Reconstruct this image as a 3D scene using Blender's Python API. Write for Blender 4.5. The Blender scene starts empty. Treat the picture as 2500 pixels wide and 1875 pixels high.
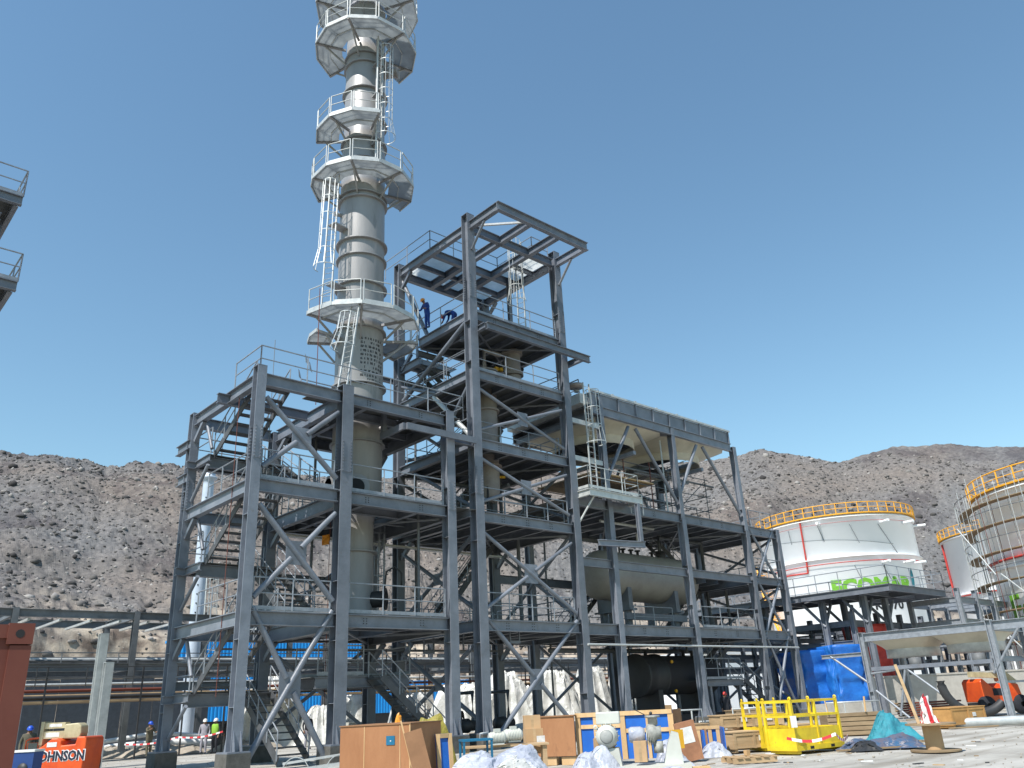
import bpy, bmesh, math, random
import numpy as np
from mathutils import Vector, Matrix
random.seed(7); rng = np.random.default_rng(7)
scene = bpy.context.scene
COL = scene.collection
V = Vector
# ------------------------------------------------------------ camera model
YAW, PIT, ROL, FPX = math.radians(47.1092), math.radians(21.5921), math.radians(-2.9632), 1992.15
CAM = V((0, 0, 1.5))
cy, sy, cp, sp = math.cos(YAW), math.sin(YAW), math.cos(PIT), math.sin(PIT)
FW = V((cy*cp, sy*cp, sp)); RT = V((sy, -cy, 0)); UPV = RT.cross(FW)
cr, sr = math.cos(ROL), math.sin(ROL)
R2 = RT*cr + UPV*sr; U2 = UPV*cr - RT*sr
def at(px, py, X=None, Y=None, Z=None, D=None):
    """point seen at a pixel of the 2500 x 1875 photograph, on a known plane or at a known distance"""
    d = FW + R2*((px-1250)/FPX) - U2*((py-937.5)/FPX)
    if D is not None: t = D/math.hypot(d.x, d.y)
    elif X is not None: t = (X-CAM.x)/d.x
    elif Y is not None: t = (Y-CAM.y)/d.y
    else: t = (Z-CAM.z)/d.z
    return CAM + d*t
cam = bpy.data.objects.new('camera', bpy.data.cameras.new('camera')); COL.objects.link(cam)
cam.data.sensor_width = 36; cam.data.lens = FPX/2500*36; cam.data.clip_end = 4000; cam.data.clip_start = .1
M = Matrix(((R2.x, U2.x, -FW.x), (R2.y, U2.y, -FW.y), (R2.z, U2.z, -FW.z))).to_4x4()
M.translation = CAM; cam.matrix_world = M
scene.camera = cam
# ------------------------------------------------------------ light
SUN_AZ, SUN_EL = math.radians(192), math.radians(53)
w = bpy.data.worlds.new('World'); scene.world = w; w.use_nodes = True
nt = w.node_tree; bg = nt.nodes['Background']
sky = nt.nodes.new('ShaderNodeTexSky'); sky.sky_type = 'NISHITA'; sky.sun_disc = False
sky.sun_elevation = SUN_EL; sky.sun_rotation = math.pi/2-SUN_AZ
sky.air_density = 1.4; sky.dust_density = 0.1; sky.ozone_density = 2.5; sky.altitude = 0
tint = nt.nodes.new('ShaderNodeMix'); tint.data_type = 'RGBA'; tint.blend_type = 'MULTIPLY'; tint.inputs[0].default_value = 1; tint.inputs[7].default_value = (.88, 1.03, 1.02, 1)
nt.links.new(sky.outputs[0], tint.inputs[6]); nt.links.new(tint.outputs[2], bg.inputs[0]); bg.inputs[1].default_value = 0.125
sd = bpy.data.lights.new('sun', 'SUN'); sd.energy = 5.0; sd.angle = math.radians(.5); sd.color = (1, .95, .88)
so = bpy.data.objects.new('sun', sd); COL.objects.link(so)
sv = V((math.cos(SUN_EL)*math.cos(SUN_AZ), math.cos(SUN_EL)*math.sin(SUN_AZ), math.sin(SUN_EL)))
so.rotation_euler = (-sv).to_track_quat('-Z', 'Y').to_euler(); so.location = (0, 0, 60)
scene.view_settings.view_transform = 'Standard'; scene.view_settings.look = 'None'
scene.view_settings.exposure = 0.35; scene.view_settings.gamma = 1
# ------------------------------------------------------------ materials
def mat(name, col, rough=.6, metal=0., col2=None, scale=4., bump=0., bscale=30., spots=None, trans=0., stretch=None, spec=None, detail=6, vary=0):
    m = bpy.data.materials.new(name); m.use_nodes = True
    t = m.node_tree; N = t.nodes; L = t.links
    b = N['Principled BSDF']; b.inputs['Roughness'].default_value = rough; b.inputs['Metallic'].default_value = metal
    if spec is not None: b.inputs['Specular IOR Level'].default_value = spec
    tc = N.new('ShaderNodeTexCoord'); src = tc.outputs['Object']
    if stretch:
        mp = N.new('ShaderNodeMapping'); mp.inputs['Scale'].default_value = stretch; L.new(src, mp.inputs[0]); src = mp.outputs[0]
    c1 = (*col, 1); c2 = (*(col2 or [x*.72 for x in col]), 1)
    n = N.new('ShaderNodeTexNoise'); n.inputs['Scale'].default_value = scale; n.inputs['Detail'].default_value = detail; n.inputs['Roughness'].default_value = .65
    L.new(src, n.inputs['Vector'])
    r = N.new('ShaderNodeValToRGB'); r.color_ramp.elements[0].position = .36; r.color_ramp.elements[1].position = .64
    r.color_ramp.elements[0].color = c2; r.color_ramp.elements[1].color = c1
    L.new(n.outputs['Fac'], r.inputs[0]); out = r.outputs[0]
    if spots:
        sc, amt, pos = spots[:3]; scol = spots[3]
        n2 = N.new('ShaderNodeTexNoise'); n2.inputs['Scale'].default_value = sc; n2.inputs['Detail'].default_value = 8; n2.inputs['Roughness'].default_value = .7
        L.new(src, n2.inputs['Vector'])
        r2 = N.new('ShaderNodeValToRGB'); r2.color_ramp.elements[0].position = pos; r2.color_ramp.elements[1].position = pos+.08
        r2.color_ramp.elements[0].color = (0, 0, 0, 1); r2.color_ramp.elements[1].color = (amt, amt, amt, 1)
        L.new(n2.outputs['Fac'], r2.inputs[0])
        mx = N.new('ShaderNodeMix'); mx.data_type = 'RGBA'; mx.inputs[7].default_value = (*scol, 1)
        L.new(r2.outputs[0], mx.inputs[0]); L.new(out, mx.inputs[6]); out = mx.outputs[2]
    if vary:
        oi = N.new('ShaderNodeObjectInfo'); vr = N.new('ShaderNodeMapRange'); vr.inputs[3].default_value = 1-vary; vr.inputs[4].default_value = 1+vary; L.new(oi.outputs['Random'], vr.inputs[0])
        hv = N.new('ShaderNodeMix'); hv.data_type = 'RGBA'; hv.blend_type = 'MULTIPLY'; hv.inputs[0].default_value = 1; L.new(out, hv.inputs[6]); L.new(vr.outputs[0], hv.inputs[7]); out = hv.outputs[2]
    L.new(out, b.inputs['Base Color'])
    mr = N.new('ShaderNodeMapRange'); mr.inputs[3].default_value = max(0, rough-.1); mr.inputs[4].default_value = min(1, rough+.12)
    L.new(n.outputs['Fac'], mr.inputs[0]); L.new(mr.outputs[0], b.inputs['Roughness'])
    if bump:
        nb = N.new('ShaderNodeTexNoise'); nb.inputs['Scale'].default_value = bscale; nb.inputs['Detail'].default_value = 8
        L.new(src, nb.inputs['Vector']); bp = N.new('ShaderNodeBump'); bp.inputs['Strength'].default_value = bump; bp.inputs['Distance'].default_value = .05
        L.new(nb.outputs['Fac'], bp.inputs['Height']); L.new(bp.outputs[0], b.inputs['Normal'])
    if trans:
        tr = N.new('ShaderNodeBsdfTranslucent'); L.new(out, tr.inputs[0])
        ms = N.new('ShaderNodeMixShader'); ms.inputs[0].default_value = trans
        L.new(b.outputs[0], ms.inputs[1]); L.new(tr.outputs[0], ms.inputs[2]); L.new(ms.outputs[0], N['Material Output'].inputs[0])
    return m
steel = mat('painted_steel', (.185, .205, .242), .42, .0, (.13, .146, .176), 1.3, spots=(2.2, .55, .60, (.13, .125, .125)), bump=.15, bscale=14, vary=.16)
steel_far = mat('weathered_steel', (.16, .175, .19), .6, 0, (.10, .11, .12), 1.2, vary=.2)
rail_m = mat('galvanised_rail', (.30, .33, .37), .45, .2, (.22, .24, .27), 5)
galv = mat('galvanised_bright', (.55, .57, .56), .42, .25, (.42, .44, .44), 3)
panel_m = mat('deck_panel', (.84, .85, .84), .6, 0, (.72, .74, .73), 1.5, trans=.78)
grate = mat('deck_plate', (.58, .61, .62), .6, 0, (.42, .45, .47), 1.5, trans=.62, spots=(3, .4, .6, (.3, .3, .29)))
deck = mat('floor_plate', (.125, .13, .13), .7, 0, (.08, .085, .085), 1.5)
stair_m = mat('stair_steel', (.085, .09, .10), .6, 0, (.055, .06, .065), 2)
shell_m = mat('primer_grey', (.33, .325, .325), .42, .1, (.25, .248, .25), .7, stretch=(1, 1, .25), spots=(1.6, .5, .60, (.17, .17, .165)), bump=.08, bscale=6)
vessel_m = mat('buff_primer', (.35, .315, .295), .6, 0, (.26, .23, .215), 1.5, spots=(3, .5, .6, (.22, .19, .16)))
dark_m = mat('hole_shade', (.02, .02, .022), .8)  # flat black faces paint the shade inside holes
darksteel = mat('dark_primer', (.035, .036, .038), .55, 0, (.025, .026, .03), 2)
cream = mat('cream_duct', (.62, .58, .48), .55, 0, (.5, .47, .38), .8, spots=(1.2, .3, .6, (.33, .3, .24)))
white_m = mat('tank_white', (.92, .93, .94), .3, 0, (.88, .89, .9), .35)
stack_m = mat('stack_pale', (.50, .57, .66), .4, 0, (.42, .49, .58), 1)
white_pipe = mat('white_pipe', (.75, .76, .76), .4, 0, (.62, .63, .63), 2)
yellow = mat('safety_yellow', (.85, .42, .02), .5, 0, (.72, .33, .02), 3)
byellow = mat('cradle_yellow', (.80, .60, .02), .5, 0, (.62, .43, .02), 2.5, spots=(5, .5, .62, (.3, .2, .05)))
red_m = mat('fire_pipe_red', (.55, .05, .04), .5, 0, (.4, .04, .03), 3)
orange = mat('lift_orange', (.70, .095, .012), .38, 0, (.55, .06, .01), 1.5, spots=(4, .4, .62, (.3, .06, .03)))
tanp = mat('lift_cream', (.52, .46, .29), .5, 0, (.36, .31, .18), 2)
rust = mat('container_rust', (.155, .042, .026), .65, 0, (.13, .03, .018), 2, spots=(4, .6, .6, (.08, .03, .02)))
bluec = mat('crate_blue', (.01, .13, .52), .5, 0, (.01, .10, .42), 2)
blueb = mat('cladding_blue', (.006, .30, .74), .45, 0, (.006, .26, .66), .6)
bluet = mat('tarpaulin_blue', (.015, .16, .55), .45, 0, (.01, .10, .40), 1.2, bump=.6, bscale=4)
blued = mat('box_blue', (.01, .05, .20), .5, 0, (.008, .035, .15), 2)
bluet2 = mat('table_blue', (.01, .15, .28), .45)
redt = mat('tarpaulin_red', (.72, .07, .05), .6, 0, (.55, .05, .035), 1.5, bump=.7, bscale=4)
ply = mat('plywood', (.40, .19, .085), .7, 0, (.31, .135, .055), 1.4, stretch=(1, 1, .35), spots=(3, .5, .60, (.17, .075, .035)), bump=.1, bscale=20, vary=.14)
ply2 = mat('plywood_dark', (.30, .155, .075), .75, 0, (.22, .11, .05), 1.8)  # darker plywood for lids, end boards and loose boards
timber = mat('pine_timber', (.62, .42, .22), .7, 0, (.50, .32, .15), 3, stretch=(1, 1, .3), vary=.14)
oldwood = mat('weathered_wood', (.33, .24, .14), .8, 0, (.22, .15, .085), 2.5, stretch=(.5, .5, 3), spots=(5, .5, .6, (.11, .08, .05)), vary=.14)
boxwood = mat('packing_wood', (.50, .35, .20), .75, 0, (.38, .26, .14), 2, stretch=(.6, .6, 4), vary=.14)
poly = mat('plastic_sheet', (.66, .68, .73), .25, 0, (.42, .45, .54), 2.2, bump=1.0, bscale=7, trans=.25)
foil = mat('silver_tarp', (.66, .66, .64), .35, .1, (.40, .40, .37), 1.3, bump=1.0, bscale=5)
pumpm = mat('pump_grey', (.56, .57, .52), .45, 0, (.48, .49, .44), 2)
concrete = mat('concrete', (.42, .40, .36), .85, 0, (.33, .31, .28), 2, bump=.3)
concrete_d = mat('stained_concrete', (.12, .115, .105), .9, 0, (.07, .068, .06), 3, bump=.3)
paper = mat('paper_label', (.75, .75, .73), .7)
skin = mat('skin', (.25, .13, .08), .6)
navy = mat('coverall_navy', (.010, .055, .28), .8, 0, (.008, .035, .18), 6)
khaki = mat('clothes_khaki', (.12, .11, .075), .9, 0, (.08, .07, .05), 6)
greyc = mat('clothes_grey', (.33, .32, .36), .9, 0, (.25, .24, .28), 6)
blackc = mat('clothes_black', (.02, .022, .03), .9)
hiviz = mat('hi_viz_green', (.25, .5, .05), .8)
redc = mat('clothes_red', (.35, .03, .05), .9)
helm_o = mat('helmet_orange', (.85, .32, .03), .4); helm_b = mat('helmet_blue', (.02, .09, .55), .4); helm_w = mat('helmet_white', (.8, .8, .78), .4); helm_r = mat('helmet_red', (.6, .05, .04), .4)
green_t = mat('lettering_green', (.17, .44, .03), .5); black_t = mat('lettering_black', (.015, .015, .018), .5); teal_t = mat('lettering_teal', (.01, .20, .25), .5)
navy_t = mat('lettering_navy', (.01, .015, .04), .5); white_t = mat('lettering_white', (.85, .85, .85), .5)
glass_m = mat('dull_glass', (.12, .15, .16), .15)
tealt = mat('netting_teal', (.03, .26, .32), .7, 0, (.02, .15, .20), 3, bump=.6, bscale=10)
amber = mat('sign_amber', (.62, .34, .01), .55, 0, (.5, .26, .01), 3)
tapem = mat('tape_stripes', (.8, .74, .74), .6)
def striped():
    N = tapem.node_tree.nodes; L = tapem.node_tree.links; b = N['Principled BSDF']
    wv = N.new('ShaderNodeTexWave'); wv.inputs['Scale'].default_value = 1.3; tc = N.new('ShaderNodeTexCoord'); L.new(tc.outputs['Object'], wv.inputs[0])
    r = N.new('ShaderNodeValToRGB'); r.color_ramp.interpolation = 'CONSTANT'; r.color_ramp.elements[0].color = (.6, .04, .05, 1); r.color_ramp.elements[1].color = (.85, .82, .8, 1); r.color_ramp.elements[1].position = .5
    L.new(wv.outputs['Fac'], r.inputs[0]); L.new(r.outputs[0], b.inputs['Base Color'])
striped()
# ------------------------------------------------------------ mesh builder
class MB:
    def __init__(s): s.v = []; s.f = []; s.sm = []
    def add(s, vs, fs, smooth=False):
        o = len(s.v); s.v += [tuple(p) for p in vs]; s.f += [tuple(i+o for i in f) for f in fs]; s.sm += [smooth]*len(fs); return s
    def box(s, c, sz, rz=0, R=None):
        R = R or (Matrix.Rotation(rz, 3, 'Z') if rz else None); c = V(c); vs = []
        for x in (-.5, .5):
            for y in (-.5, .5):
                for z in (-.5, .5):
                    p = V((x*sz[0], y*sz[1], z*sz[2])); vs.append(c+(R@p if R else p))
        return s.add(vs, [(0, 1, 3, 2), (4, 6, 7, 5), (0, 4, 5, 1), (2, 3, 7, 6), (0, 2, 6, 4), (1, 5, 7, 3)])
    def bb(s, x0, y0, z0, x1, y1, z1): return s.box(((x0+x1)/2, (y0+y1)/2, (z0+z1)/2), (abs(x1-x0), abs(y1-y0), abs(z1-z0)))
    def frame(s, p0, p1, up):
        d = (p1-p0).normalized(); side = d.cross(up)
        if side.length < 1e-3: side = d.cross(V((0, 1, 0)))
        side.normalize(); u = side.cross(d).normalized(); return d, side, u
    def bar(s, p0, p1, w_, h_, up=V((0, 0, 1)), off=0, offs=0):
        p0, p1 = V(p0), V(p1); d, side, u = s.frame(p0, p1, up); vs = []
        for p in (p0, p1):
            for a, b in ((-.5, -.5), (.5, -.5), (.5, .5), (-.5, .5)): vs.append(p+side*(a*w_+offs)+u*(b*h_+off))
        return s.add(vs, [(0, 1, 2, 3), (7, 6, 5, 4), (0, 4, 5, 1), (1, 5, 6, 2), (2, 6, 7, 3), (3, 7, 4, 0)])
    def ibeam(s, p0, p1, h=.45, b=.22, tf=.03, tw=.02, up=V((0, 0, 1))):
        """top of the section at p0-p1"""
        s.bar(p0, p1, b, tf, up, -tf/2); s.bar(p0, p1, b, tf, up, -h+tf/2); s.bar(p0, p1, tw, h-2*tf, up, -h/2); return s
    def tube(s, pts, r=.03, n=6, cap=True, r2=None):
        pts = [V(p) for p in pts]; k = len(pts); vs = []
        for i, p in enumerate(pts):
            d = (pts[min(i+1, k-1)]-pts[max(i-1, 0)]).normalized()
            a = d.cross(V((0, 0, 1)))
            if a.length < .05: a = d.cross(V((0, 1, 0)))
            a.normalize(); b = a.cross(d); rr = r if r2 is None else r+(r2-r)*i/(k-1)
            for j in range(n): t = 2*math.pi*(j+.5)/n; vs.append(p+a*(rr*math.cos(t))+b*(rr*math.sin(t)))
        fs = [(i*n+j, i*n+(j+1) % n, (i+1)*n+(j+1) % n, (i+1)*n+j) for i in range(k-1) for j in range(n)]
        s.add(vs, fs, n > 5)
        if cap: s.add(vs[:n], [tuple(range(n))[::-1]]); s.add(vs[-n:], [tuple(range(n))])
        return s
    def lathe(s, prof, c=(0, 0, 0), n=32, axis='Z', smooth=True, a0=0, a1=2*math.pi):
        """prof: (r, h) pairs"""
        c = V(c); full = abs(a1-a0-2*math.pi) < 1e-6; m = n if full else n+1; vs = []
        for r, h in prof:
            for j in range(m):
                t = a0+(a1-a0)*j/n; x, y = r*math.cos(t), r*math.sin(t)
                vs.append(c+(V((x, y, h)) if axis == 'Z' else V((h, x, y)) if axis == 'X' else V((x, h, y))))
        fs = []
        for i in range(len(prof)-1):
            for j in range(m if full else m-1): k = (j+1) % m; fs.append((i*m+j, i*m+k, (i+1)*m+k, (i+1)*m+j))
        return s.add(vs, fs, smooth)
    def poly(s, pts, t=None, up=V((0, 0, 1))):
        pts = [V(p) for p in pts]; n = len(pts)
        if t is None: return s.add(pts, [tuple(range(n))])
        vs = pts+[p-up*t for p in pts]
        return s.add(vs, [tuple(range(n)), tuple(range(2*n-1, n-1, -1))]+[(i, n+i, n+(i+1) % n, (i+1) % n) for i in range(n)])
    def build(s, name, m, parent=None, label=None, loc=None):
        me = bpy.data.meshes.new(name); me.from_pydata(s.v, [], s.f); me.polygons.foreach_set('use_smooth', s.sm)
        me.materials.append(m)
        bm = bmesh.new(); bm.from_mesh(me); bmesh.ops.recalc_face_normals(bm, faces=bm.faces); bm.to_mesh(me); bm.free()
        o = bpy.data.objects.new(name, me); COL.objects.link(o)
        if parent: o.parent = parent; o.matrix_parent_inverse = Matrix.Translation(-PL.get(parent.name, V((0, 0, 0))))
        if label: o['label'] = label
        if loc is not None: o.location = loc
        return o
PL = {}
def thing(name, label, cat, loc=(0, 0, 0), group=None):
    o = bpy.data.objects.new(name, None); COL.objects.link(o); o.location = loc; o.empty_display_size = .3
    o['label'] = label; o['category'] = cat; PL[o.name] = V(loc)
    if group: o['group'] = group
    return o
def tag(o, label, cat, group=None):
    o['label'] = label; o['category'] = cat
    if group: o['group'] = group
    return o
def struct(o): o['kind'] = 'structure'; return o
def copy_tree(o, parent=None, inv=None):
    c = o.copy(); COL.objects.link(c); c.parent = parent
    if parent is not None: c.matrix_parent_inverse = o.matrix_parent_inverse
    for ch in o.children: copy_tree(ch, c)
    return c
# ------------------------------------------------------------ steelwork helpers
def P3(*a): return V(a)
def beam(par, p0, p1, h=.45, b=.22, m=None, name='beam'):
    return MB().ibeam(V(p0), V(p1), h, b).build(name, m or steel, par)
def column(par, x, y, z0, z1, b, d, m=None, splice=(), foot=True):
    """H section: flanges face -Y / +Y"""
    mb = MB(); t = .035
    mb.bb(x-b/2, y-d/2, z0, x+b/2, y-d/2+t, z1); mb.bb(x-b/2, y+d/2-t, z0, x+b/2, y+d/2, z1); mb.bb(x-.012, y-d/2+t, z0, x+.012, y+d/2-t, z1)
    mb.bb(x-b/2-.004, y-d/2-.004, z1, x+b/2+.004, y+d/2+.004, z1+.02)
    for zz in [z0+1.3+k*2.1 for k in range(int((z1-z0-1.4)/2.1))]:
        mb.bb(x-b/2+.01, y-d/2+t+.001, zz, x+b/2-.01, y+d/2-t-.001, zz+.02) if random.random() < .5 else None
    for zs in splice:
        mb.bb(x-b/2+.015, y-d/2-.018, zs-.65, x+b/2-.015, y-d/2-.001, zs+.65)
        mb.bb(x-b/2+.015, y-d/2+t+.001, zs-.65, x-.03, y-d/2+t+.018, zs+.65)
        mb.bb(x-.03, y-.12, zs-.6, x-.013, y+.12, zs+.6)
        for i in range(10):
            for sx in (-1, 1):
                q = x+sx*(b/2-.07); z_ = zs-.58+i*.128
                mb.box((q, y-d/2-.035, z_), (.045, .04, .045))
                mb.box((x-b/2-.0+.06, y-d/2+t+.035, z_), (.045, .04, .045)) if sx < 0 else None
                mb.box((x-b/2+.06, y+d/2-t-.03, z_), (.05, .05, .05)) if sx < 0 else None
    o = mb.build('column', m or steel, par)
    if foot:
        f = MB(); f.bb(x-b/2-.2, y-d/2-.2, z0-.05, x+b/2+.2, y+d/2+.2, z0-.001)
        for s_ in (-1, 1):
            for q in (-.12, .12): f.poly([(x+q, y+s_*(d/2+.002), z0), (x+q, y+s_*(d/2+.19), z0), (x+q, y+s_*(d/2+.002), z0+.6)], .03, V((1, 0, 0)))
        f.build('base_plate', m or steel, o)
        MB().bb(x-b/2-.22, y-d/2-.22, -.1, x+b/2+.22, y+d/2+.22, z0-.051).build('plinth', concrete_d, o)
    return o
def brace(par, p0, p1, r=.105, m=None, gus=None):
    o = MB().tube([p0, p1], r, 10).build('brace', m or steel, par)
    return o
def xbrace(par, x0, z0, x1, z1, y=27., r=.105, plane='Y', g=.5):
    """cross of two tubes in a plane with its gusset plate"""
    f = (lambda a, z, o=0: V((a, y+o, z))) if plane == 'Y' else (lambda a, z, o=0: V((y+o, a, z)))
    dx = (x1-x0); sg = 1 if dx > 0 else -1
    brace(par, f(x0+.3*sg, z1-.55), f(x1-.3*sg, z0+.45), r)
    m_ = ((x0+x1)/2, (z0-.1+z1)/2)
    c = f((x0+x1)/2, (z0+z1)/2-.05)
    e = f(x1-.3*sg, z1-.55); s_ = f(x0+.3*sg, z0+.45); d = (e-s_).normalized()
    brace(par, s_, c-d*.28, r); brace(par, c+d*.28, e, r)
    g_ = MB()
    if plane == 'Y': g_.box((c.x, y+.0, c.z), (g*1.6, .03, g*1.7))
    else: g_.box((y+.0, c.y, c.z), (.03, g*1.6, g*1.7))
    g_.build('gusset_plate', steel, par)
def rail(par, pts, h=1.1, sp=1.5, m=None, toe=True, r=.024, name='guardrail', close=False, ext=None):
    pts = [V(p) for p in pts]; mb = MB(); up = V((0, 0, 1))
    if close: pts.append(pts[0])
    for a, b in zip(pts, pts[1:]):
        L_ = (b-a).length; n = max(1, round(L_/sp))
        for i in range(n+1): p = a.lerp(b, i/n); mb.tube([p, p+up*h], r*1.15, 5)
        mb.tube([a+up*h, b+up*h], r*1.15, 5); mb.tube([a+up*h*.52, b+up*h*.52], r, 5)
        if toe: mb.bar(a+up*.08, b+up*.08, .012, .13)
    return mb.build(name, m or rail_m, par)
def floor(par, x0, y0, x1, y1, z, nj=None, m=None, jm=None, axis='Y', t=.035, jh=.3, name='floor_plate'):
    o = MB().bb(x0, y0, z+.002, x1, y1, z+t).build(name, m or deck, par)
    if nj:
        for i in range(1, nj):
            if axis == 'Y': x = x0+(x1-x0)*i/nj; MB().ibeam(V((x, y0+.05, z)), V((x, y1-.05, z)), jh, .15, .02, .015).build('joist', jm or steel, par)
            else: y = y0+(y1-y0)*i/nj; MB().ibeam(V((x0+.05, y, z)), V((x1-.05, y, z)), jh, .15, .02, .015).build('joist', jm or steel, par)
    return o
def stair(par, p0, p1, width, wdir, tread=.28, m=None, rails=True, ext=.9):
    """p0 foot, p1 head (both on the centre line); wdir = horizontal width direction"""
    p0, p1, wd = V(p0), V(p1), V(wdir).normalized(); m = m or stair_m; up = V((0, 0, 1))
    mb = MB()
    for s_ in (-1, 1): mb.bar(p0+wd*s_*width/2, p1+wd*s_*width/2, .05, .28)
    o = mb.build('staircase', m, par)
    n = max(3, int((p1.z-p0.z)/.235)); t = MB(); run = V((p1.x-p0.x, p1.y-p0.y, 0)).normalized()
    for i in range(n): p = p0.lerp(p1, (i+.7)/n); t.bar(p-wd*(width/2-.03), p+wd*(width/2-.03), tread, .05)
    t.build('stair_treads', m, o)
    if rails:
        for s_ in (-1, 1):
            h = MB(); a, b = p0+wd*s_*(width/2+.03), p1+wd*s_*(width/2+.03)
            for i in range(5): p = a.lerp(b, i/4); h.tube([p, p+up*.95], .025, 5)
            h.tube([a+up*.95, b+up*.95], .026, 5); h.tube([a+up*.5, b+up*.5], .021, 5)
            h.build('handrail', rail_m, o)
    return o
def ladder(par, p0, p1, out, cage_from=2.2, w_=.45, m=None, flare=True, name='ladder', cage=True):
    p0, p1, out = V(p0), V(p1), V(out).normalized(); m = m or galv; up = V((0, 0, 1)); sd_ = out.cross(up).normalized(); d = (p1-p0).normalized()
    mb = MB(); L_ = (p1-p0).length
    for s_ in (-1, 1): mb.bar(p0+sd_*s_*w_/2, p1+sd_*s_*w_/2, .05, .07, up=out)
    k = .3
    while k < L_: q = p0+d*k; mb.tube([q-sd_*w_/2, q+sd_*w_/2], .014, 5); k += .3
    o = mb.build(name, m, par)
    if cage:
        c = MB(); hs = []; z = cage_from
        while z < L_+.01: hs.append(z); z += .95
        def hoop(z, r=.36):
            q = p0+d*z+out*.36; return [q+sd_*(r*math.cos(t))+out*(r*1.05*math.sin(t)) for t in np.linspace(-.45, math.pi+.45, 13)]
        for i, z in enumerate(hs):
            h = hoop(z, .52 if (i == 0 and flare) else .36)
            for a, b in zip(h, h[1:]): c.bar(a, b, .012, .04)
        for j in (1, 3, 5, 7, 9, 11):
            for a, b in zip(hs, hs[1:]): c.bar(hoop(a, .52 if (a == hs[0] and flare) else .36)[j], hoop(b)[j], .03, .012, up=out)
        c.build('safety_cage', m, o)
    return o

def bolts(par, x, z, y=26.87, nx=2, nz=3, s=.028, dx=.13, dz=.11):
    mb = MB()
    for i in range(nx):
        for j in range(nz): mb.box((x+(i-(nx-1)/2)*dx, y-.008, z-(j-(nz-1)/2)*dz), (s, .03, s))
    return mb.build('bolt_group', darksteel, par)
# ============================================================ grid of the process structure
XA, XB, XC, XD, XE, XF, XG, XH, XI = 12.24, 15.91, 21.06, 22.61, 28.70, 31.30, 37.40, 43.67, 47.13
Y1, Y2 = 27., 33.
ZB, L1, L2, LM, LR, LT, L3, L4, L5, L6 = .62, 4.96, 9.55, 8.04, 11.06, 13.60, 12.90, 16.30, 19.33, 24.21
# ---------------- stair and column bay (A-C)
fa = thing('stair_bay_frame', 'grey steel frame with zigzag stairs around the foot of the tall ringed column', 'steel frame', (XA, Y1, 0))
column(fa, XA, Y1, ZB, LT+.25, .36, .42, splice=(10.9,)); column(fa, XA, Y2, ZB, LT+.1, .36, .42, splice=(10.2,))
column(fa, XB, Y1, ZB, LT+.25, .49, .49, splice=(10.9,)); column(fa, XB, Y2, ZB, LT-.1, .44, .46, splice=(10.8,))
column(fa, XC, Y1, ZB, LT+.2, .42, .46, splice=(10.0,)); column(fa, XC, Y2, ZB, L3, .42, .45)
for z in (L1, L2, LT):
    dt = .47
    for y in (Y1, Y2):
        beam(fa, (XA+.18, y, z), (XB-.25, y, z), dt, .25); beam(fa, (XB+.25, y, z), (XC-.21, y, z), dt, .25)
    beam(fa, (XA, Y1+.22, z), (XA, Y2-.22, z), dt, .25)
    beam(fa, (XB, Y1+.25, z), (XB, Y2-.24, z), dt+.08, .25)
    beam(fa, (XC, Y1+.24, z), (XC, Y2-.23, z), dt+.1, .25)
    for x in (17.0, 19.6): beam(fa, (x, Y1+.13, z-.04), (x, Y2-.13, z-.04), .36, .2)
    for y in (28.6, 31.4): beam(fa, (17.1, y, z-.05), (19.5, y, z-.05), .34, .18)
    for y in (28.5, 30, 31.5): beam(fa, (XB+.13, y, z-.06), (16.9, y, z-.06), .28, .15); beam(fa, (19.7, y, z-.06), (XC-.13, y, z-.06), .28, .15)
# knee braces at the corners
for z in (L1, L2, LT):
    MB().bar((XA, Y2-.25, z-1.15), (XA, Y2-1.0, z-.48), .16, .16).build('knee_brace', steel, fa)
    MB().bar((XC, Y2-.28, z-1.25), (XC, Y2-1.15, z-.58), .18, .18).build('knee_brace', steel, fa)
    MB().bar((XB, Y2-.28, z-1.2), (XB, Y2-1.1, z-.55), .18, .18).build('knee_brace', steel, fa)
# floors
for z in (L1, L2):
    floor(fa, XB-.02, Y1-.05, XC+.05, 28.6, z); floor(fa, XB-.02, 31.42, XC+.05, Y2, z)
    floor(fa, XB-.02, 28.605, 16.98, 31.415, z); floor(fa, 19.62, 28.605, XC+.05, 31.415, z)
    floor(fa, XA+.2, Y1-.05, XB-.03, Y1+1.15, z, m=grate)
floor(fa, XA+2.6, Y1-.05, XC+.7, 28.6, LT); floor(fa, XB+.1, 31.42, XC+.3, Y2, LT); floor(fa, XB+.1, 28.605, 16.98, 31.415, LT); floor(fa, 19.62, 28.605, XC+.3, 31.415, LT)
floor(fa, XA+.02, Y1-.05, XA+2.59, Y1+1.1, LT, m=grate)
rail(fa, [(XB+.4, Y1, L1+.04), (XC-.3, Y1, L1+.04)], sp=1.3); rail(fa, [(XA+.3, Y1, L1+.04), (XB-.4, Y1, L1+.04)], sp=1.25)
rail(fa, [(XB+.4, Y1, L2+.04), (XC-.3, Y1, L2+.04)], sp=1.5); rail(fa, [(XA+.3, Y1, L2+.04), (XB-.4, Y1, L2+.04)], sp=1.4)
rail(fa, [(XA, 29.2, LT+.04), (XA, Y1, LT+.04), (XC+.9, Y1, LT+.04), (XC+.9, 28.2, LT+.04)], sp=2.0, toe=False)
rail(fa, [(XA+2.2, 28.0, LT+.1), (XB+.6, 28.0, LT+.1)], h=.5, sp=2.4, toe=False, name='low_barrier')
for z in (L1, L2): rail(fa, [(XC, 29, z+.04), (XC, Y2-.3, z+.04)], sp=1.3, toe=False); rail(fa, [(XB+.5, Y2, z+.04), (XC-.3, Y2, z+.04)], sp=1.6, toe=False)
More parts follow.
